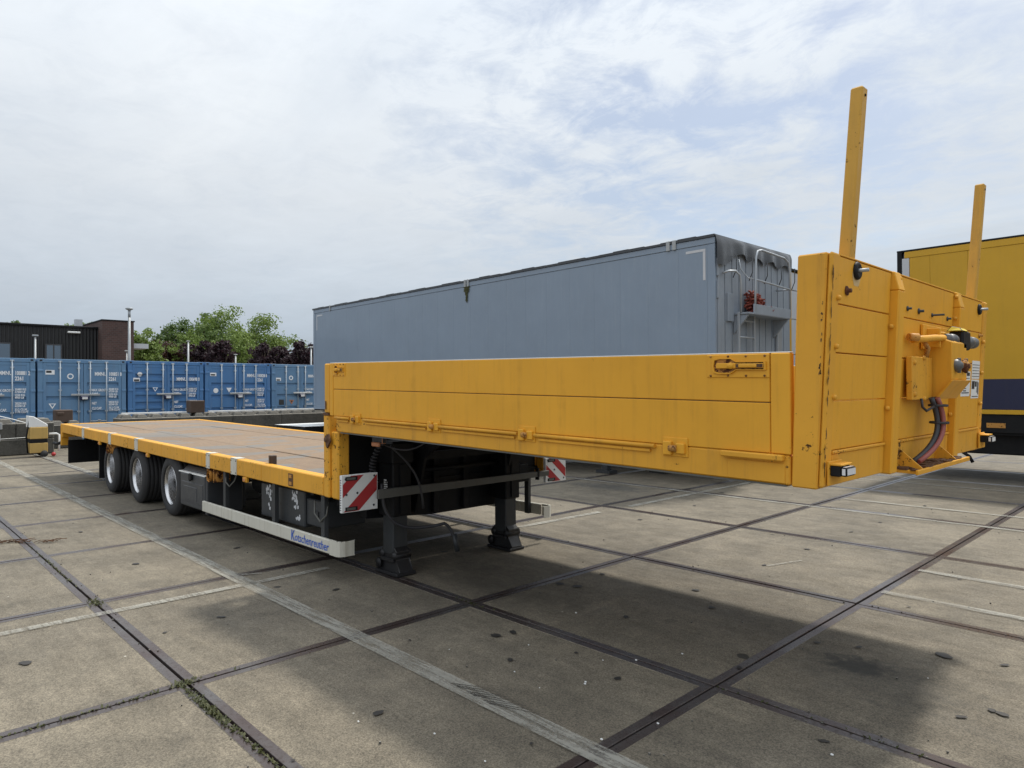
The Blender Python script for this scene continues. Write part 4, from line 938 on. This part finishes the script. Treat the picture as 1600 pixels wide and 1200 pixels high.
# platform, ladder, rails
b = MB(); b.box(.02, .30, .50, 1.95, 2.76, 2.79, bev=.004); b.box(.285, .305, .66, 1.95, 2.77, 2.93, bev=.004); b.box(.02, .285, 1.93, 1.955, 2.77, 2.93); b.prism([(.02, 2.45), (.02, 2.755), (.28, 2.755)], 'y', 1.88, 1.92); b.prism([(.02, 2.45), (.02, 2.755), (.28, 2.755)], 'y', .52, .56)
PG(b, 'platform', 'grey_front')
lad = bpy.data.objects.new('ladder', None); COL.objects.link(lad); lad.parent = G
for yy in (.50, 1.0):
    b = MB(); b.box(.10, .14, yy-.015, yy+.015, .95, 2.80, bev=.004); b.build('rail', 'alu', lad)
for k in range(7):
    b = MB(); b.tube([(.12, .51, 1.05+k*.27), (.12, .99, 1.05+k*.27)], .016, 8); b.build('rung', 'alu', lad)
b = MB(); b.box(.02, .07, 1.95, 2.10, 1.1, 2.62, bev=.006); PG(b, 'post', 'alu')
b = MB()
b.tube([(.04, .14, 3.40), (.12, .20, 3.43), (.16, .34, 3.44), (.18, .44, 3.38), (.18, .47, 3.25), (.16, .50, 2.79)], .018, 8)
b.tube([(.29, .72, 2.80), (.29, .73, 3.2), (.29, .76, 3.70), (.29, .82, 3.80), (.29, .95, 3.83), (.29, 1.75, 3.80), (.29, 1.90, 3.74), (.29, 1.95, 3.6), (.29, 1.95, 2.8)], .018, 8)
b.tube([(.29, .74, 3.33), (.29, 1.95, 3.28)], .016, 8); b.tube([(.29, 1.95, 3.28), (.04, 1.95, 3.28)], .014, 8); b.tube([(.10, .55, 3.66), (.12, .58, 3.5), (.20, .66, 3.36), (.29, .74, 3.33)], .010, 8)
PG(b, 'handrail', 'alu')
for k, x in enumerate((-9.6, -10.95, -12.3)):
    for yy in (.02, 2.2):
        b = MB(); b.lathe([(.28, 0), (.50, .0), (.52, .03), (.52, .30), (.50, .33), (.28, .33)], (x, yy, .52), 'y', 28, 0); b.lathe([(.28, .02), (.24, .12), (.001, .12)], (x, yy, .52), 'y', 20, 1); b.lathe([(.28, .31), (.24, .2), (.001, .2)], (x, yy, .52), 'y', 20, 1); PG(b, 'wheel', ['rubber', 'rim'])
for yy in (.4, 2.1):
    b = MB(); b.box(-2.6, -2.48, yy-.06, yy+.06, .05, 1.0); b.box(-2.7, -2.38, yy-.12, yy+.12, 0, .05); PG(b, 'landing_leg', 'dark')
for za, zb in ((.45, .57), (.75, .85)):
    b = MB(); b.box(-8.4, -3.2, .0, .03, za, zb); PG(b, 'side_guard', 'alu')
# red net on the platform
b = MB(); rr = random.Random(12)
for k in range(700):
    u = rr.random(); y = .86+.46*u; hgt = .30*(1-u)**.9+.03; z = 2.81+rr.random()*hgt; x = .06+rr.random()*.20
    d = Vector((rr.gauss(0, .03), rr.gauss(0, .04), rr.gauss(0, .03))); 
    p = Vector((x, y, z)); q = p+d; q.z = max(q.z, 2.81); b.tube([p, (p+q)/2+Vector((.01, 0, .01)), q], .018, 4)
mo_ = G.matrix_world
net = b.build('net_bundle', 'net', None, lambda x, y, z: (-1.7+x, 6.5+y, z)); tag(net, 'heap of red-orange netting lying on the grey trailer front platform', 'net')

# ------------------------------------------------------------------ pale trailer behind the grey one
q = empty('refrigerated_trailer', (-1.78, 9.22, 0), 'pale grey box trailer with yellow corner post showing between grey trailer and headboard', 'trailer')
b = MB(); b.box(-.02, .03, 0, .10, 1.0, 3.74, bev=.006); b.box(-.02, .03, 2.4, 2.5, 1.0, 3.74, bev=.006); b.build('corner_post', 'truck_yellow', q)
for z0, z1 in ((1.0, 1.6), (1.6, 2.2), (2.2, 2.86), (2.86, 3.40), (3.40, 3.74)):
    b = MB(); b.box(-.02, .01, .105, 2.395, z0+.006, z1-.006, bev=.004); b.build('front_panel', 'palewall', q)
b = MB(); b.box(-13, -.025, 0.01, 2.49, 1.0, 3.76); b.build('body', 'truck_yellow', q)
b = MB(); b.box(-13, .04, -.01, 2.51, 3.765, 3.80, bev=.005); b.build('roof_edge', 'black', q)
b = MB(); b.box(-13, 0, .3, 2.2, .7, 1.0)
for x in (-9.3, -10.6, -11.9):
    for yy in (.1, 2.15): b.lathe([(.001, 0), (.50, .0), (.50, .28), (.001, .28)], (x, yy, .5), 'y', 20)
for yy in (.5, 2.0): b.box(-2.6, -2.45, yy-.07, yy+.07, 0, .75)
b.build('running_gear', 'black', q)

# ------------------------------------------------------------------ yellow box trailer on the right
q = empty('box_trailer', (-.12, 10.2, 0), 'yellow box trailer with navy lower band at the right edge of the photo', 'trailer')
xs2 = [.10, .42, .98, 1.10, 2.4, 3.6, 4.8, 6.0, 7.2, 8.4, 9.6, 10.8, 12, 13.4]
for a, c in zip(xs2, xs2[1:]):
    b = MB(); b.box(a+.0015, c-.0015, 0, .03, 1.70, 3.86, bev=.001); b.build('side_panel', 'truck_yellow', q)
b = MB(); b.box(.02, 13.5, -.008, .04, 3.863, 3.975, bev=.004); b.build('top_rail', 'truck_yellow', q)
b = MB(); b.box(.02, 13.5, -.006, .03, 1.20, 1.697, bev=.003); b.build('navy_band', 'navy', q)
b = MB(); b.box(.02, 13.5, -.010, .03, 1.125, 1.197, bev=.003); b.build('yellow_skirt', 'truck_yellow', q)
b = MB(); b.box(-.02, .095, -.004, .03, 1.70, 3.86, bev=.004); b.build('white_corner_strip', 'palewall', q)
b = MB(); b.box(-.10, -.02, -.01, 2.55, 1.12, 3.98, bev=.01); b.box(-.10, 13.5, -.012, 2.55, 3.976, 4.005); b.build('black_corner_trim', 'black', q)
b = MB(); b.box(0, 13.5, .04, 2.52, 1.12, 3.97); b.build('body', 'palewall', q)
b = MB(); b.box(.02, 13.5, .02, .10, .82, 1.12, bev=.004); b.box(-.05, 13.4, .06, 2.5, .78, 1.10); b.box(.1, 3.5, .2, .9, .45, .80, bev=.02); b.build('chassis', 'black', q)
b = MB(); b.box(1.22, 1.48, .01, .018, .90, .98); b.build('number_plate', 'yellow_rust_and_shade', q)
for x in (9.0, 10.3, 11.6):
    for yy in (.12, 2.05):
        b = MB(); b.lathe([(.28, 0), (.47, .0), (.49, .03), (.49, .30), (.28, .33)], (x, yy, .49), 'y', 28, 0); b.lathe([(.28, .02), (.22, .10), (.001, .10)], (x, yy, .49), 'y', 20, 1); b.build('wheel', ['rubber', 'rim'], q)
b = MB(); b.box(.05, .08, .1, 2.4, .35, .75); b.tube([(.6, .12, .78), (.75, .08, .55), (.95, .12, .40), (1.0, .12, .3)], .03, 6); b.build('mud_flap', 'black', q)

# ------------------------------------------------------------------ containers
TH = .0388; CP = Vector((-21.1188, .7405, 0)); CWD = 2.5
texts = [
    dict(num='100860 4', typ='2261', style=0, mat='cb1'),
    dict(num='100881 2', typ='2261', style=0, mat='cb0'),
    dict(num='100851 8', typ='2261', style=0, mat='cb0'),
    dict(num='100698 0', typ='', style=1, mat='cb1'),
    dict(num='100828 8', typ='2261', style=0, mat='cb1'),
    dict(num='100814 3', typ='2261', style=0, mat='cb0'),
    dict(num='100877 5', typ='2261', style=0, mat='cb1')]
clabels = ['blue shipping container just outside the left edge of the row',
    'faded blue container numbered 100881 at the left edge of the photo',
    'faded blue container numbered 100851 behind the trailer rear corner',
    'brighter blue container numbered 100698 with closely ribbed doors',
    'blue container numbered 100828 with two white emblems, behind the deck',
    'blue container with orange triangle sticker next to the grey trailer',
    'blue container hidden mostly behind the grey trailer']
def container(i, d, label):
    loc = CP+Vector((-math.sin(TH), math.cos(TH), 0))*CWD*(i-2); loc.z = 0
    C = empty('shipping_container', loc, label, 'container', 'row of blue shipping containers', TH)
    H, Wd, L = 2.59, 2.44, 6.06; m = d['mat']
    b = MB(); b.box(-.16, 0, 0, .13, .16, H-.12, bev=.008); b.box(-.16, 0, Wd-.13, Wd, .16, H-.12, bev=.008); b.box(-.16, -.004, .12, Wd-.12, H-.125, H-.01, bev=.008); b.box(-.16, -.004, .12, Wd-.12, .03, .17, bev=.008)
    b.build('door_frame', m, C)
    for yy in (0, Wd-.17):
        for zz in (0, H-.12):
            b = MB(); b.box(-.17, .004, yy, yy+.17, zz, zz+.12, 0, .006); b.box(.0042, .006, yy+.05, yy+.12, zz+.035, zz+.085, 1); b.build('corner_casting', [m, 'blackprint'], C)
    for yy in (.0, Wd):
        b = MB(); s = 1 if yy == 0 else -1; n_ = 20
        for k in range(n_):
            x0 = -.17-(L-.34)*k/n_; x1 = x0-(L-.34)/n_; dpt = (.03 if k % 2 else .06)*s
            b.box(x1, x0, min(yy+dpt, yy+dpt+.01*s), max(yy+dpt, yy+dpt+.01*s), .15, H-.05)
        b.build('side_wall', m, C)
    b = MB(); b.box(-L, -.165, .03, Wd-.03, H-.05, H-.02); b.box(-L, -.165, 0, .06, H-.09, H-.012); b.box(-L, -.165, Wd-.06, Wd, H-.09, H-.012); b.box(-L, -.165, 0, .06, .04, .16); b.box(-L, -.165, Wd-.06, Wd, .04, .16); b.box(-L, -L+.05, .05, Wd-.05, .05, H-.05); b.box(-L, -.165, .05, Wd-.05, .10, .14); b.build('roof', m, C)
    grooves = [(.42, .51), (.87, .96), (1.33, 1.42), (1.76, 1.85)] if d['style'] == 0 else [(.38+.235*k, .50+.235*k) for k in range(8)]
    for (ya, yb) in ((.135, 1.214), (1.226, Wd-.135)):
        b = MB(); z0, z1 = .175, H-.13
        b.box(-.055, -.012, ya, ya+.09, z0, z1, bev=.004); b.box(-.055, -.012, yb-.09, yb, z0, z1, bev=.004); b.box(-.055, -.012, ya+.09, yb-.09, z0, z0+.09, bev=.004); b.box(-.055, -.012, ya+.09, yb-.09, z1-.09, z1, bev=.004)
        prof = [(z0+.09, -.020)]
        for a, c in grooves: prof += [(a-.015, -.020), (a, -.070), (c, -.070), (c+.015, -.020)]
        prof += [(z1-.09, -.020)]
        for (za, xa), (zb, xb) in zip(prof, prof[1:]): b.quad((xa, ya+.09, za), (xa, yb-.09, za), (xb, yb-.09, zb), (xb, ya+.09, zb))
        b.build('door', m, C)
    for y in (.58, 1.08, 1.40, 1.86):
        b = MB(); b.tube([(.018, y, .12), (.018, y, H-.06)], .020, 8)
        for z in (.30, .95, 1.62, 2.3): b.box(-.012, .03, y-.045, y+.045, z-.025, z+.025, bev=.004)
        b.box(-.01, .035, y-.05, y+.05, H-.11, H-.06, bev=.004)
        o = b.build('lock_rod', 'rod', C)
    for (y, s) in ((.62, 1), (1.85, -1)):
        b = MB(); b.box(.03, .05, min(y, y+.45*s), max(y, y+.45*s), .92-.3, .95-.3, bev=.003); b.box(.01, .05, y+.2*s-.04, y+.2*s+.04, .60, .68, bev=.004); b.build('handle', 'galv', C)
    for y in (.06, Wd-.06):
        for z in (.4, .98, 1.60, 2.22):
            b = MB(); b.box(-.005, .02, y-.06, y+.085 if y < 1 else y+.06, z-.03, z+.03, bev=.004); b.build('hinge', m, C)
    b = MB(); b.box(.03, .09, .86, 1.66, 1.44, 1.50, bev=.006); o = b.build('lock_bar', 'galv', C)
    b = MB(); b.box(.0, .13, 1.10, 1.34, 1.30, 1.44, 0, .03); b.box(.131, .134, 1.15, 1.30, 1.33, 1.40, 1); b.build('lock_box', ['navy', 'whiteclean'], o)
    t = MB(); X = -.008
    def tx(s_, size, y, z, sx=.85): add_text(t, s_, size*1.16, (X, y, z), (0, 1, 0), (0, 0, 1), sx=sx, bold=size*.035)
    zt = 2.08 if d['style'] == 0 else 1.93
    tx('MMNU', .14, 1.53, zt, .68); tx(d['num'], .14, 1.93, zt, .62)
    if d['typ']: tx(d['typ'], .14, 1.93, zt-.16, .7)
    tx('MAX GROSS', .095, 1.45, 1.58, .66); tx('TARE', .095, 1.45, 1.46, .66); tx('NET', .095, 1.45, 1.16, .66); tx('CU.CAP.', .095, 1.45, 1.0, .7)
    for zz, a, c in ((1.60, '30480 KG', '67200 LB'), (1.43, '2250 KG', '4960 LB'), (1.18, '28230 KG', '62240 LB'), (1.0, '33.2 CU.M', '1170 CU.FT')):
        tx(a, .075, 1.93, zz+.02, .78); tx(c, .075, 1.93, zz-.055, .78)
    b2 = t.build('lettering', 'letter', C)
    # stickers
    b = MB()
    def disc(y, z, r, mi=0, n=20, x=X): b.bm.faces.new([b.bm.verts.new((x, y+r*math.cos(6.2832*k/n), z+r*math.sin(6.2832*k/n))) for k in range(n)]).material_index = mi
    def tri(y, z, r, mi=0, x=X): b.bm.faces.new([b.bm.verts.new(p) for p in ((x, y-r, z+r*.8), (x, y+r, z+r*.8), (x, y, z-r*.9))]).material_index = mi
    if i in (2, 1, 0): b.box(X-.002, X, .20, .44, 2.10, 2.24, 0); b.box(X, X+.001, .22, .36, 2.15, 2.22, 1); disc(.86, 2.05, .09, 0); disc(.86, 2.05, .055, 2, x=X+.002); tri(.38, 1.13, .10, 0); tri(.38, 1.145, .055, 2, x=X+.002)
    if i == 3: disc(.36, 2.14, .075, 0); b.box(X+.001, X+.002, .28, .47, 2.10, 2.13, 1); b.box(X-.002, X, .16, .36, 1.90, 2.02, 0); b.box(X+.001, X+.002, .18, .34, 1.91, 1.97, 1); tri(.84, 1.63, .085, 0); tri(.84, 1.64, .05, 2, x=X+.002)
    if i in (4, 6): b.box(X-.002, X, .18, .40, 2.10, 2.22, 0); b.box(X, X+.001, .2, .36, 2.12, 2.17, 1); disc(.38, 1.58, .09, 0); disc(.38, 1.58, .06, 0, x=X+.002); tri(.86, 1.60, .10, 0); b.box(X-.002, X+.002, 1.93, 2.22, 1.42, 1.72, 0) if False else None
    if i == 5: b.box(X-.002, X, .18, .38, 1.94, 2.06, 0); b.box(X, X+.001, .2, .34, 1.95, 2.0, 1); disc(.80, 2.06, .09, 0); disc(.80, 2.06, .05, 2, x=X+.002); b.box(X-.002, X, .30, .50, 1.02, 1.22, 1); tri(.82, 1.12, .10, 3); tri(.82, 1.135, .05, 1, x=X+.002)
    b.build('sticker', ['letter', 'dark', m, 'amber'], C)
    b = MB(); b.box(X, X+.002, .30, 1.0, .24, .30); b.build('worn_patch', 'palewall', C)
    return C
for i in range(7): container(i, texts[i], clabels[i])

# ------------------------------------------------------------------ concrete stacking blocks
def block_mesh(ln, ht=.4, wd=.8):
    b = MB(); b.box(-wd, 0, .004, ln-.004, 0, ht-.004, bev=.02)
    n = int(round(ln/.4)) if ln < .9 else int(round(ln/.8))*2
    n = max(1, n)
    for i in range(n):
        for k in (0, 1):
            cy = ln*(i+.5)/n; cx = -wd*(.25+.5*k); r, r2 = .14, .085
            if ln < .5: cx = -wd*.5; 
            b.hexa([(cx-r, cy-r, ht-.005), (cx-r2, cy-r2, ht+.10), (cx-r, cy+r, ht-.005), (cx-r2, cy+r2, ht+.10), (cx+r, cy-r, ht-.005), (cx+r2, cy-r2, ht+.10), (cx+r, cy+r, ht-.005), (cx+r2, cy+r2, ht+.10)], 0, .012)
            if ln < .5: break
    return b.mesh('concrete_block', 'block')
long_m = block_mesh(1.6); half_m = block_mesh(.8); cube_m = block_mesh(.4, .4, .4)
def blk(me, x, y, z, label, rz=0, grp='interlocking concrete blocks in front of the containers'):
    return tag(link('concrete_block', me, None, (x, y, z), rz), label, 'concrete block', grp)
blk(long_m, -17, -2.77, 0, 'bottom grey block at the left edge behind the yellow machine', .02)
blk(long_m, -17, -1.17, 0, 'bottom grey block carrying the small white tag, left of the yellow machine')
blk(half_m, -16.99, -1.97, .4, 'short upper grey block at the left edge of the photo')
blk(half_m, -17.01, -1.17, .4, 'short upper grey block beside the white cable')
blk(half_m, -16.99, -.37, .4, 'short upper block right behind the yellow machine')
blk(cube_m, -17.0, .02, 0.0, 'small grey cube block below the right end of the left wall') if False else None
nms = ['left end', 'second position', 'third position', 'fourth position', 'right end']
for k in range(5):
    y = 2.2+k*1.6
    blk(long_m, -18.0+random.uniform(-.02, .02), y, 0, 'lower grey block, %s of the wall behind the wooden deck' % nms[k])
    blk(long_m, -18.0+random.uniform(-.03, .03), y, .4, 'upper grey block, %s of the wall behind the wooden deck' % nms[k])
tag(link('crate', MB().box(-.4, 0, 0, .42, 0, .38, bev=.02).mesh('crate', 'brown'), None, (-18.12, 4.16, .90)), 'dark brown crate on top of the block wall behind the deck', 'crate')
tag(link('crate', MB().box(-.4, 0, 0, .42, 0, .36, bev=.02).box(.0, .03, .03, .20, .22, .30, bev=.01).mesh('crate', 'brown'), None, (-18.9, .80, .70)), 'dark brown box standing behind the rear corner of the deck', 'crate')
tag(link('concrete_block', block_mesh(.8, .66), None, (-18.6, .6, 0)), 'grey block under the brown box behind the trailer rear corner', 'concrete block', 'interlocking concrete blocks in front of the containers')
for (y0, y1, lb) in ((2.3, 4.1, 'white steel beam on the left part of the block wall'), (4.75, 6.8, 'white steel beam on the middle of the block wall'), (6.9, 9.2, 'white steel beam on the right part of the block wall')):
    b = MB(); b.box(-18.35, -18.27, y0, y1, .905, .95, bev=.005); b.box(-18.37, -18.25, y0+.1, y0+.16, .90, .906); tag(b.build('steel_beam', 'whiteclean'), lb, 'beam', 'white beams on the block wall')
# low dark tank with white rim
b = MB(); b.box(-15.6, -13.8, 5.7, 9.5, 0, .56, bev=.04); b.box(-15.62, -13.78, 5.68, 9.52, .56, .572, 1, .004); tag(b.build('storage_tub', ['black', 'whiteclean']), 'low black tub with thin white rim behind the trailer step', 'tub')
# small yellow machine
q = empty('sweeping_machine', (-16.0, -.30, 0), 'small yellow machine with white sloped cover beside the grey blocks', 'machine')
b = MB(); b.box(-.45, 0, .06, .42, .10, .34, bev=.01); b.box(-.45, 0, .06, .42, .44, .72, bev=.01); b.build('body', 'lid', q)
b = MB(); b.box(-.44, -.01, .07, .41, .34, .44); b.tube([(-.1, .03, .1), (-.1, .0, .5), (-.1, .06, .9)], .02, 6); b.build('band', 'black', q)
b = MB(); b.prism([(.04, .72), (.04, 1.0), (.14, .98), (.42, .78), (.42, .722)], 'x', -.42, -.02, bev=.01); b.build('cover', 'whiteclean', q)
b = MB(); b.lathe([(.001, 0), (.075, 0), (.08, .03), (.075, .06), (.001, .06)], (0, .34, .08), 'x', 18); b.lathe([(.001, 0), (.10, 0), (.10, .07), (.001, .07)], (-.4, .34, .11), 'x', 18); b.build('wheel', 'rubber', q)
b = MB(); b.lathe([(.001, -.05), (.04, -.04), (.05, 0), (.04, .04), (.001, .05)], (.02, .53, .055), 'x', 12); b.build('red_knob', 'red', q)
b = MB(); b.tube([(-.05, .45, .55), (-.05, .6, .55), (-.05, .66, .52), (-.05, .66, .12)], .025, 8); b.build('handle', 'whiteclean', q)
b = MB(); b.tube([(-17.1, -3.2, .93), (-17.05, -2.2, .97), (-17.1, -1.2, 1.0), (-17.1, -.7, .98), (-17.0, -.45, .90), (-16.6, -.2, .80)], .012, 6); tag(b.build('cable', 'whiteclean'), 'white cable draped over the left concrete blocks', 'cable')
b = MB(); b.box(0, .02, 0, .22, 0, .17, bev=.004); b.box(.0, .015, .09, .13, .17, .30); b.box(0, .02, -.04, .26, .30, .46, 1, .004); o = tag(b.build('tag', ['whiteclean', 'galv'], None, None, (-16.975, -.92, .36)), 'small white tag fixed on the grey block at the left edge', 'tag')
b = MB(); b.tube([(-16.96, -2.0, .40), (-16.96, -1.2, .44), (-16.96, -.7, .42), (-16.9, -.2, .44)], .008, 5); tag(b.build('cable', 'whiteclean'), 'thin white cable running along the joint of the blocks', 'cable')

# ------------------------------------------------------------------ buildings behind
q = empty('warehouse', (-45, -12, 0), 'low black ribbed-metal warehouse behind the containers on the left', 'building')
b = MB(); b.box(-20, 0, 0, 20.0, 0, 5.45); b.build('wall', 'cladding', q)
b = MB(); b.box(-20.1, .10, -.1, 20.05, 5.45, 5.58, bev=.02); b.build('roof_edge', 'black', q)
for (y0, y1) in ((13.6, 15.25), (17.05, 17.75), (9.6, 10.6)):
    b = MB(); b.box(.0, .06, y0-.08, y1+.08, 3.35, 4.42, 0, .01); b.box(.061, .065, y0, y1, 3.4, 4.34, 1); o = b.build('window', ['brickpaint', 'glass'], q)
    b = MB(); b.box(.066, .09, (y0+y1)/2-.03, (y0+y1)/2+.03, 3.4, 4.34); b.build('mullion', 'brickpaint', o)
b = MB(); b.box(0, .25, 18.1, 18.75, 5.12, 5.22, bev=.02); b.build('wall_lamp', 'whiteclean', q)
for k in range(6):
    b = MB(); b.box(-3, -2.8, 2+k*3, 2.2+k*3, 5.58, 5.66); b.build('roof_vent', 'dark', q)
b = MB(); b.box(-4.2, -3.8, -.75, -.35, 5.0, 6.25)
tw_ = empty('brick_building', (-44, 7.85, 0), 'square brown brick block standing right of the black warehouse', 'building')
b.build('chimney', 'palewall', tw_)
b = MB(); b.box(-6, 0, -.1, 1.66, 0, 5.92); b.build('wall', 'brick', tw_)
b = MB(); b.box(-6.05, .05, -.15, 1.71, 5.92, 6.0, bev=.01); b.build('roof_edge', 'black', tw_)
b = MB(); b.box(-2, -.3, 1.66, 2.6, 4.3, 4.6); b.build('canopy', 'palewall', tw_)

# ------------------------------------------------------------------ lamp posts
def at(px, py, d):
    r_ = fw*1+rt2*((px-800)/FPX)-up2*((py-600)/FPX); return CAMP+r_*d
def lamp_post(px, py, d, r, label, disc=True):
    p = at(px, py, d); q = empty('lamp_post', (p.x, p.y, 0), label, 'lamp post', 'street lamps beyond the containers')
    b = MB(); b.tube([(0, 0, 0), (0, 0, p.z-.15)], [r*1.0, r*.6], 10); b.build('pole', 'galv', q)
    b = MB()
    if disc: b.lathe([(.001, .0), (.07, -.0), (.16, .05), (.17, .09), (.13, .12), (.001, .13)], (0, 0, p.z-.12), 'z', 20); b.tube([(0, 0, p.z-.45), (0, 0, p.z-.12)], .06, 10)
    else: b.box(-.06, .06, -.11, .11, p.z-.12, p.z-.06, bev=.01)
    b.build('lamp_head', 'galv', q)
lamp_post(202, 481, 33, .085, 'tall lamp post with disc head in front of the brick building')
lamp_post(55, 521, 30, .06, 'lamp post in front of the black warehouse', False)
lamp_post(198, 546, 40, .05, 'short thin lamp post just left of the tall disc lamp', False)
lamp_post(294, 531, 45, .09, 'lamp post standing among the big green trees', False)
lamp_post(368, 552, 46, .08, 'low lamp post in front of the purple trees', False)
lamp_post(486, 540, 38, .07, 'thin lamp post touching the grey trailer left edge', False)

# ------------------------------------------------------------------ trees
def tree(px, py, d, wpx, label, mat, name='deciduous_tree', n=5200, leaf=.17, seed=1, sparse=0.):
    rr = random.Random(seed); p = at(px, py, d); H = p.z; Rw = wpx/FPX*d/2*1.12; Rh = min(H*.46, Rw*1.15)
    q = empty(name, (p.x, p.y, 0), label, 'tree', None)
    cz = H-Rh
    b = MB(); b.tube([(0, 0, 0), (.05, 0, H*.3), (0, .1, cz)], [.25, .17, .10], 8)
    tips = []
    for k in range(14):
        a = rr.uniform(0, 6.28); e = rr.uniform(.1, 1.3); ln = Rw*rr.uniform(.5, .9)
        t = Vector((math.cos(a)*math.cos(e)*ln, math.sin(a)*math.cos(e)*ln, cz-Rh*.2+math.sin(e)*Rh*.9)); s0 = Vector((0, .05, H*rr.uniform(.3, .6)))
        b.tube([s0, (s0+t)/2+Vector((0, 0, .2)), t], [.07, .045, .015], 5); tips.append(t)
    b.build('trunk', 'bark', q)
    b = MB(); cl = []
    for k in range(95):
        u = Vector((rr.gauss(0, 1), rr.gauss(0, 1), rr.gauss(0, 1))).normalized()*(rr.random()**.4)
        lump = 1+.22*math.sin(u.x*5+seed)+.18*math.sin(u.y*6+seed*2)
        c = Vector((u.x*Rw*lump, u.y*Rw*lump, cz+u.z*Rh*(1.0 if u.z > 0 else .9))); cl.append((c, rr.uniform(.45, 1.0)*Rw*.26))
    for k in range(int(n*1.5)):
        c, r_ = rr.choice(cl); u = Vector((rr.gauss(0, 1), rr.gauss(0, 1), rr.gauss(0, .8))).normalized()*(rr.random()**.5)*r_*1.25
        c2 = c+u; c2.z = min(c2.z, H+.15)
        nrm = (u.normalized()+Vector((rr.gauss(0, .6), rr.gauss(0, .6), rr.gauss(0, .6)+.4))).normalized(); a = nrm.orthogonal().normalized(); a.rotate(Matrix.Rotation(rr.uniform(0, 6), 3, nrm)); bb = nrm.cross(a)
        s_ = leaf*rr.uniform(.5, 1.1)
        b.quad(c2-a*s_*.5, c2-bb*s_*.32, c2+a*s_*.6, c2+bb*s_*.32)
    b.build('crown', mat, q)
tree(226, 516, 50, 60, 'light green tree right beside the brown brick building', 'leaf_light', seed=1, n=5000, leaf=.2)
tree(262, 529, 54, 56, 'reddish-brown tree between the two green trees', 'leaf_red', name='copper_tree', seed=2, n=4000, leaf=.22)
tree(272, 505, 66, 60, 'dark green tree standing left behind the largest green tree', 'leaf', seed=3, n=5200, leaf=.26)
tree(320, 490, 68, 100, 'large green tree with the left half of the big crown', 'leaf', seed=4, n=9000, leaf=.26)
tree(352, 483, 70, 100, 'tallest light green tree in the middle of the group', 'leaf_light', seed=5, n=8500, leaf=.27)
tree(412, 494, 64, 112, 'broad green tree with open branches at the right of the group', 'leaf_light', seed=6, n=8000, leaf=.25)
tree(298, 518, 55, 52, 'yellow-green bushy tree low in front of the large tree', 'leaf_light', seed=7, n=4200, leaf=.2)
tree(382, 522, 54, 54, 'yellow-green bushy tree between two purple trees', 'leaf_light', seed=8, n=4200, leaf=.2)
tree(316, 530, 48, 42, 'dark purple tree left of the low lamp post', 'leaf_purple', name='purple_tree', seed=9, n=3000, leaf=.2)
tree(347, 532, 47, 40, 'dark purple tree directly left of the bushy light tree', 'leaf_purple', name='purple_tree', seed=10, n=3000, leaf=.2)
tree(412, 536, 47, 40, 'dark purple tree below the broad open tree', 'leaf_purple', name='purple_tree', seed=11, n=3000, leaf=.2)
tree(440, 542, 47, 38, 'low purple tree second from the grey trailer', 'leaf_purple', name='purple_tree', seed=12, n=2600, leaf=.2)
tree(470, 534, 46, 44, 'purple tree right next to the grey trailer edge', 'leaf_purple', name='purple_tree', seed=13, n=3200, leaf=.2)
tree(498, 540, 48, 40, 'green-purple tree mostly hidden behind the grey trailer', 'leaf_red', name='copper_tree', seed=16, n=2000, leaf=.2)
tree(26, 499, 75, 34, 'treetop showing above the warehouse roof at far left', 'leaf', seed=14, n=2000, leaf=.25)
tree(130, 503, 75, 44, 'treetop above the warehouse roof beside the chimney', 'leaf_light', seed=15, n=2500, leaf=.25)
print('OBJECTS', len(bpy.data.objects))
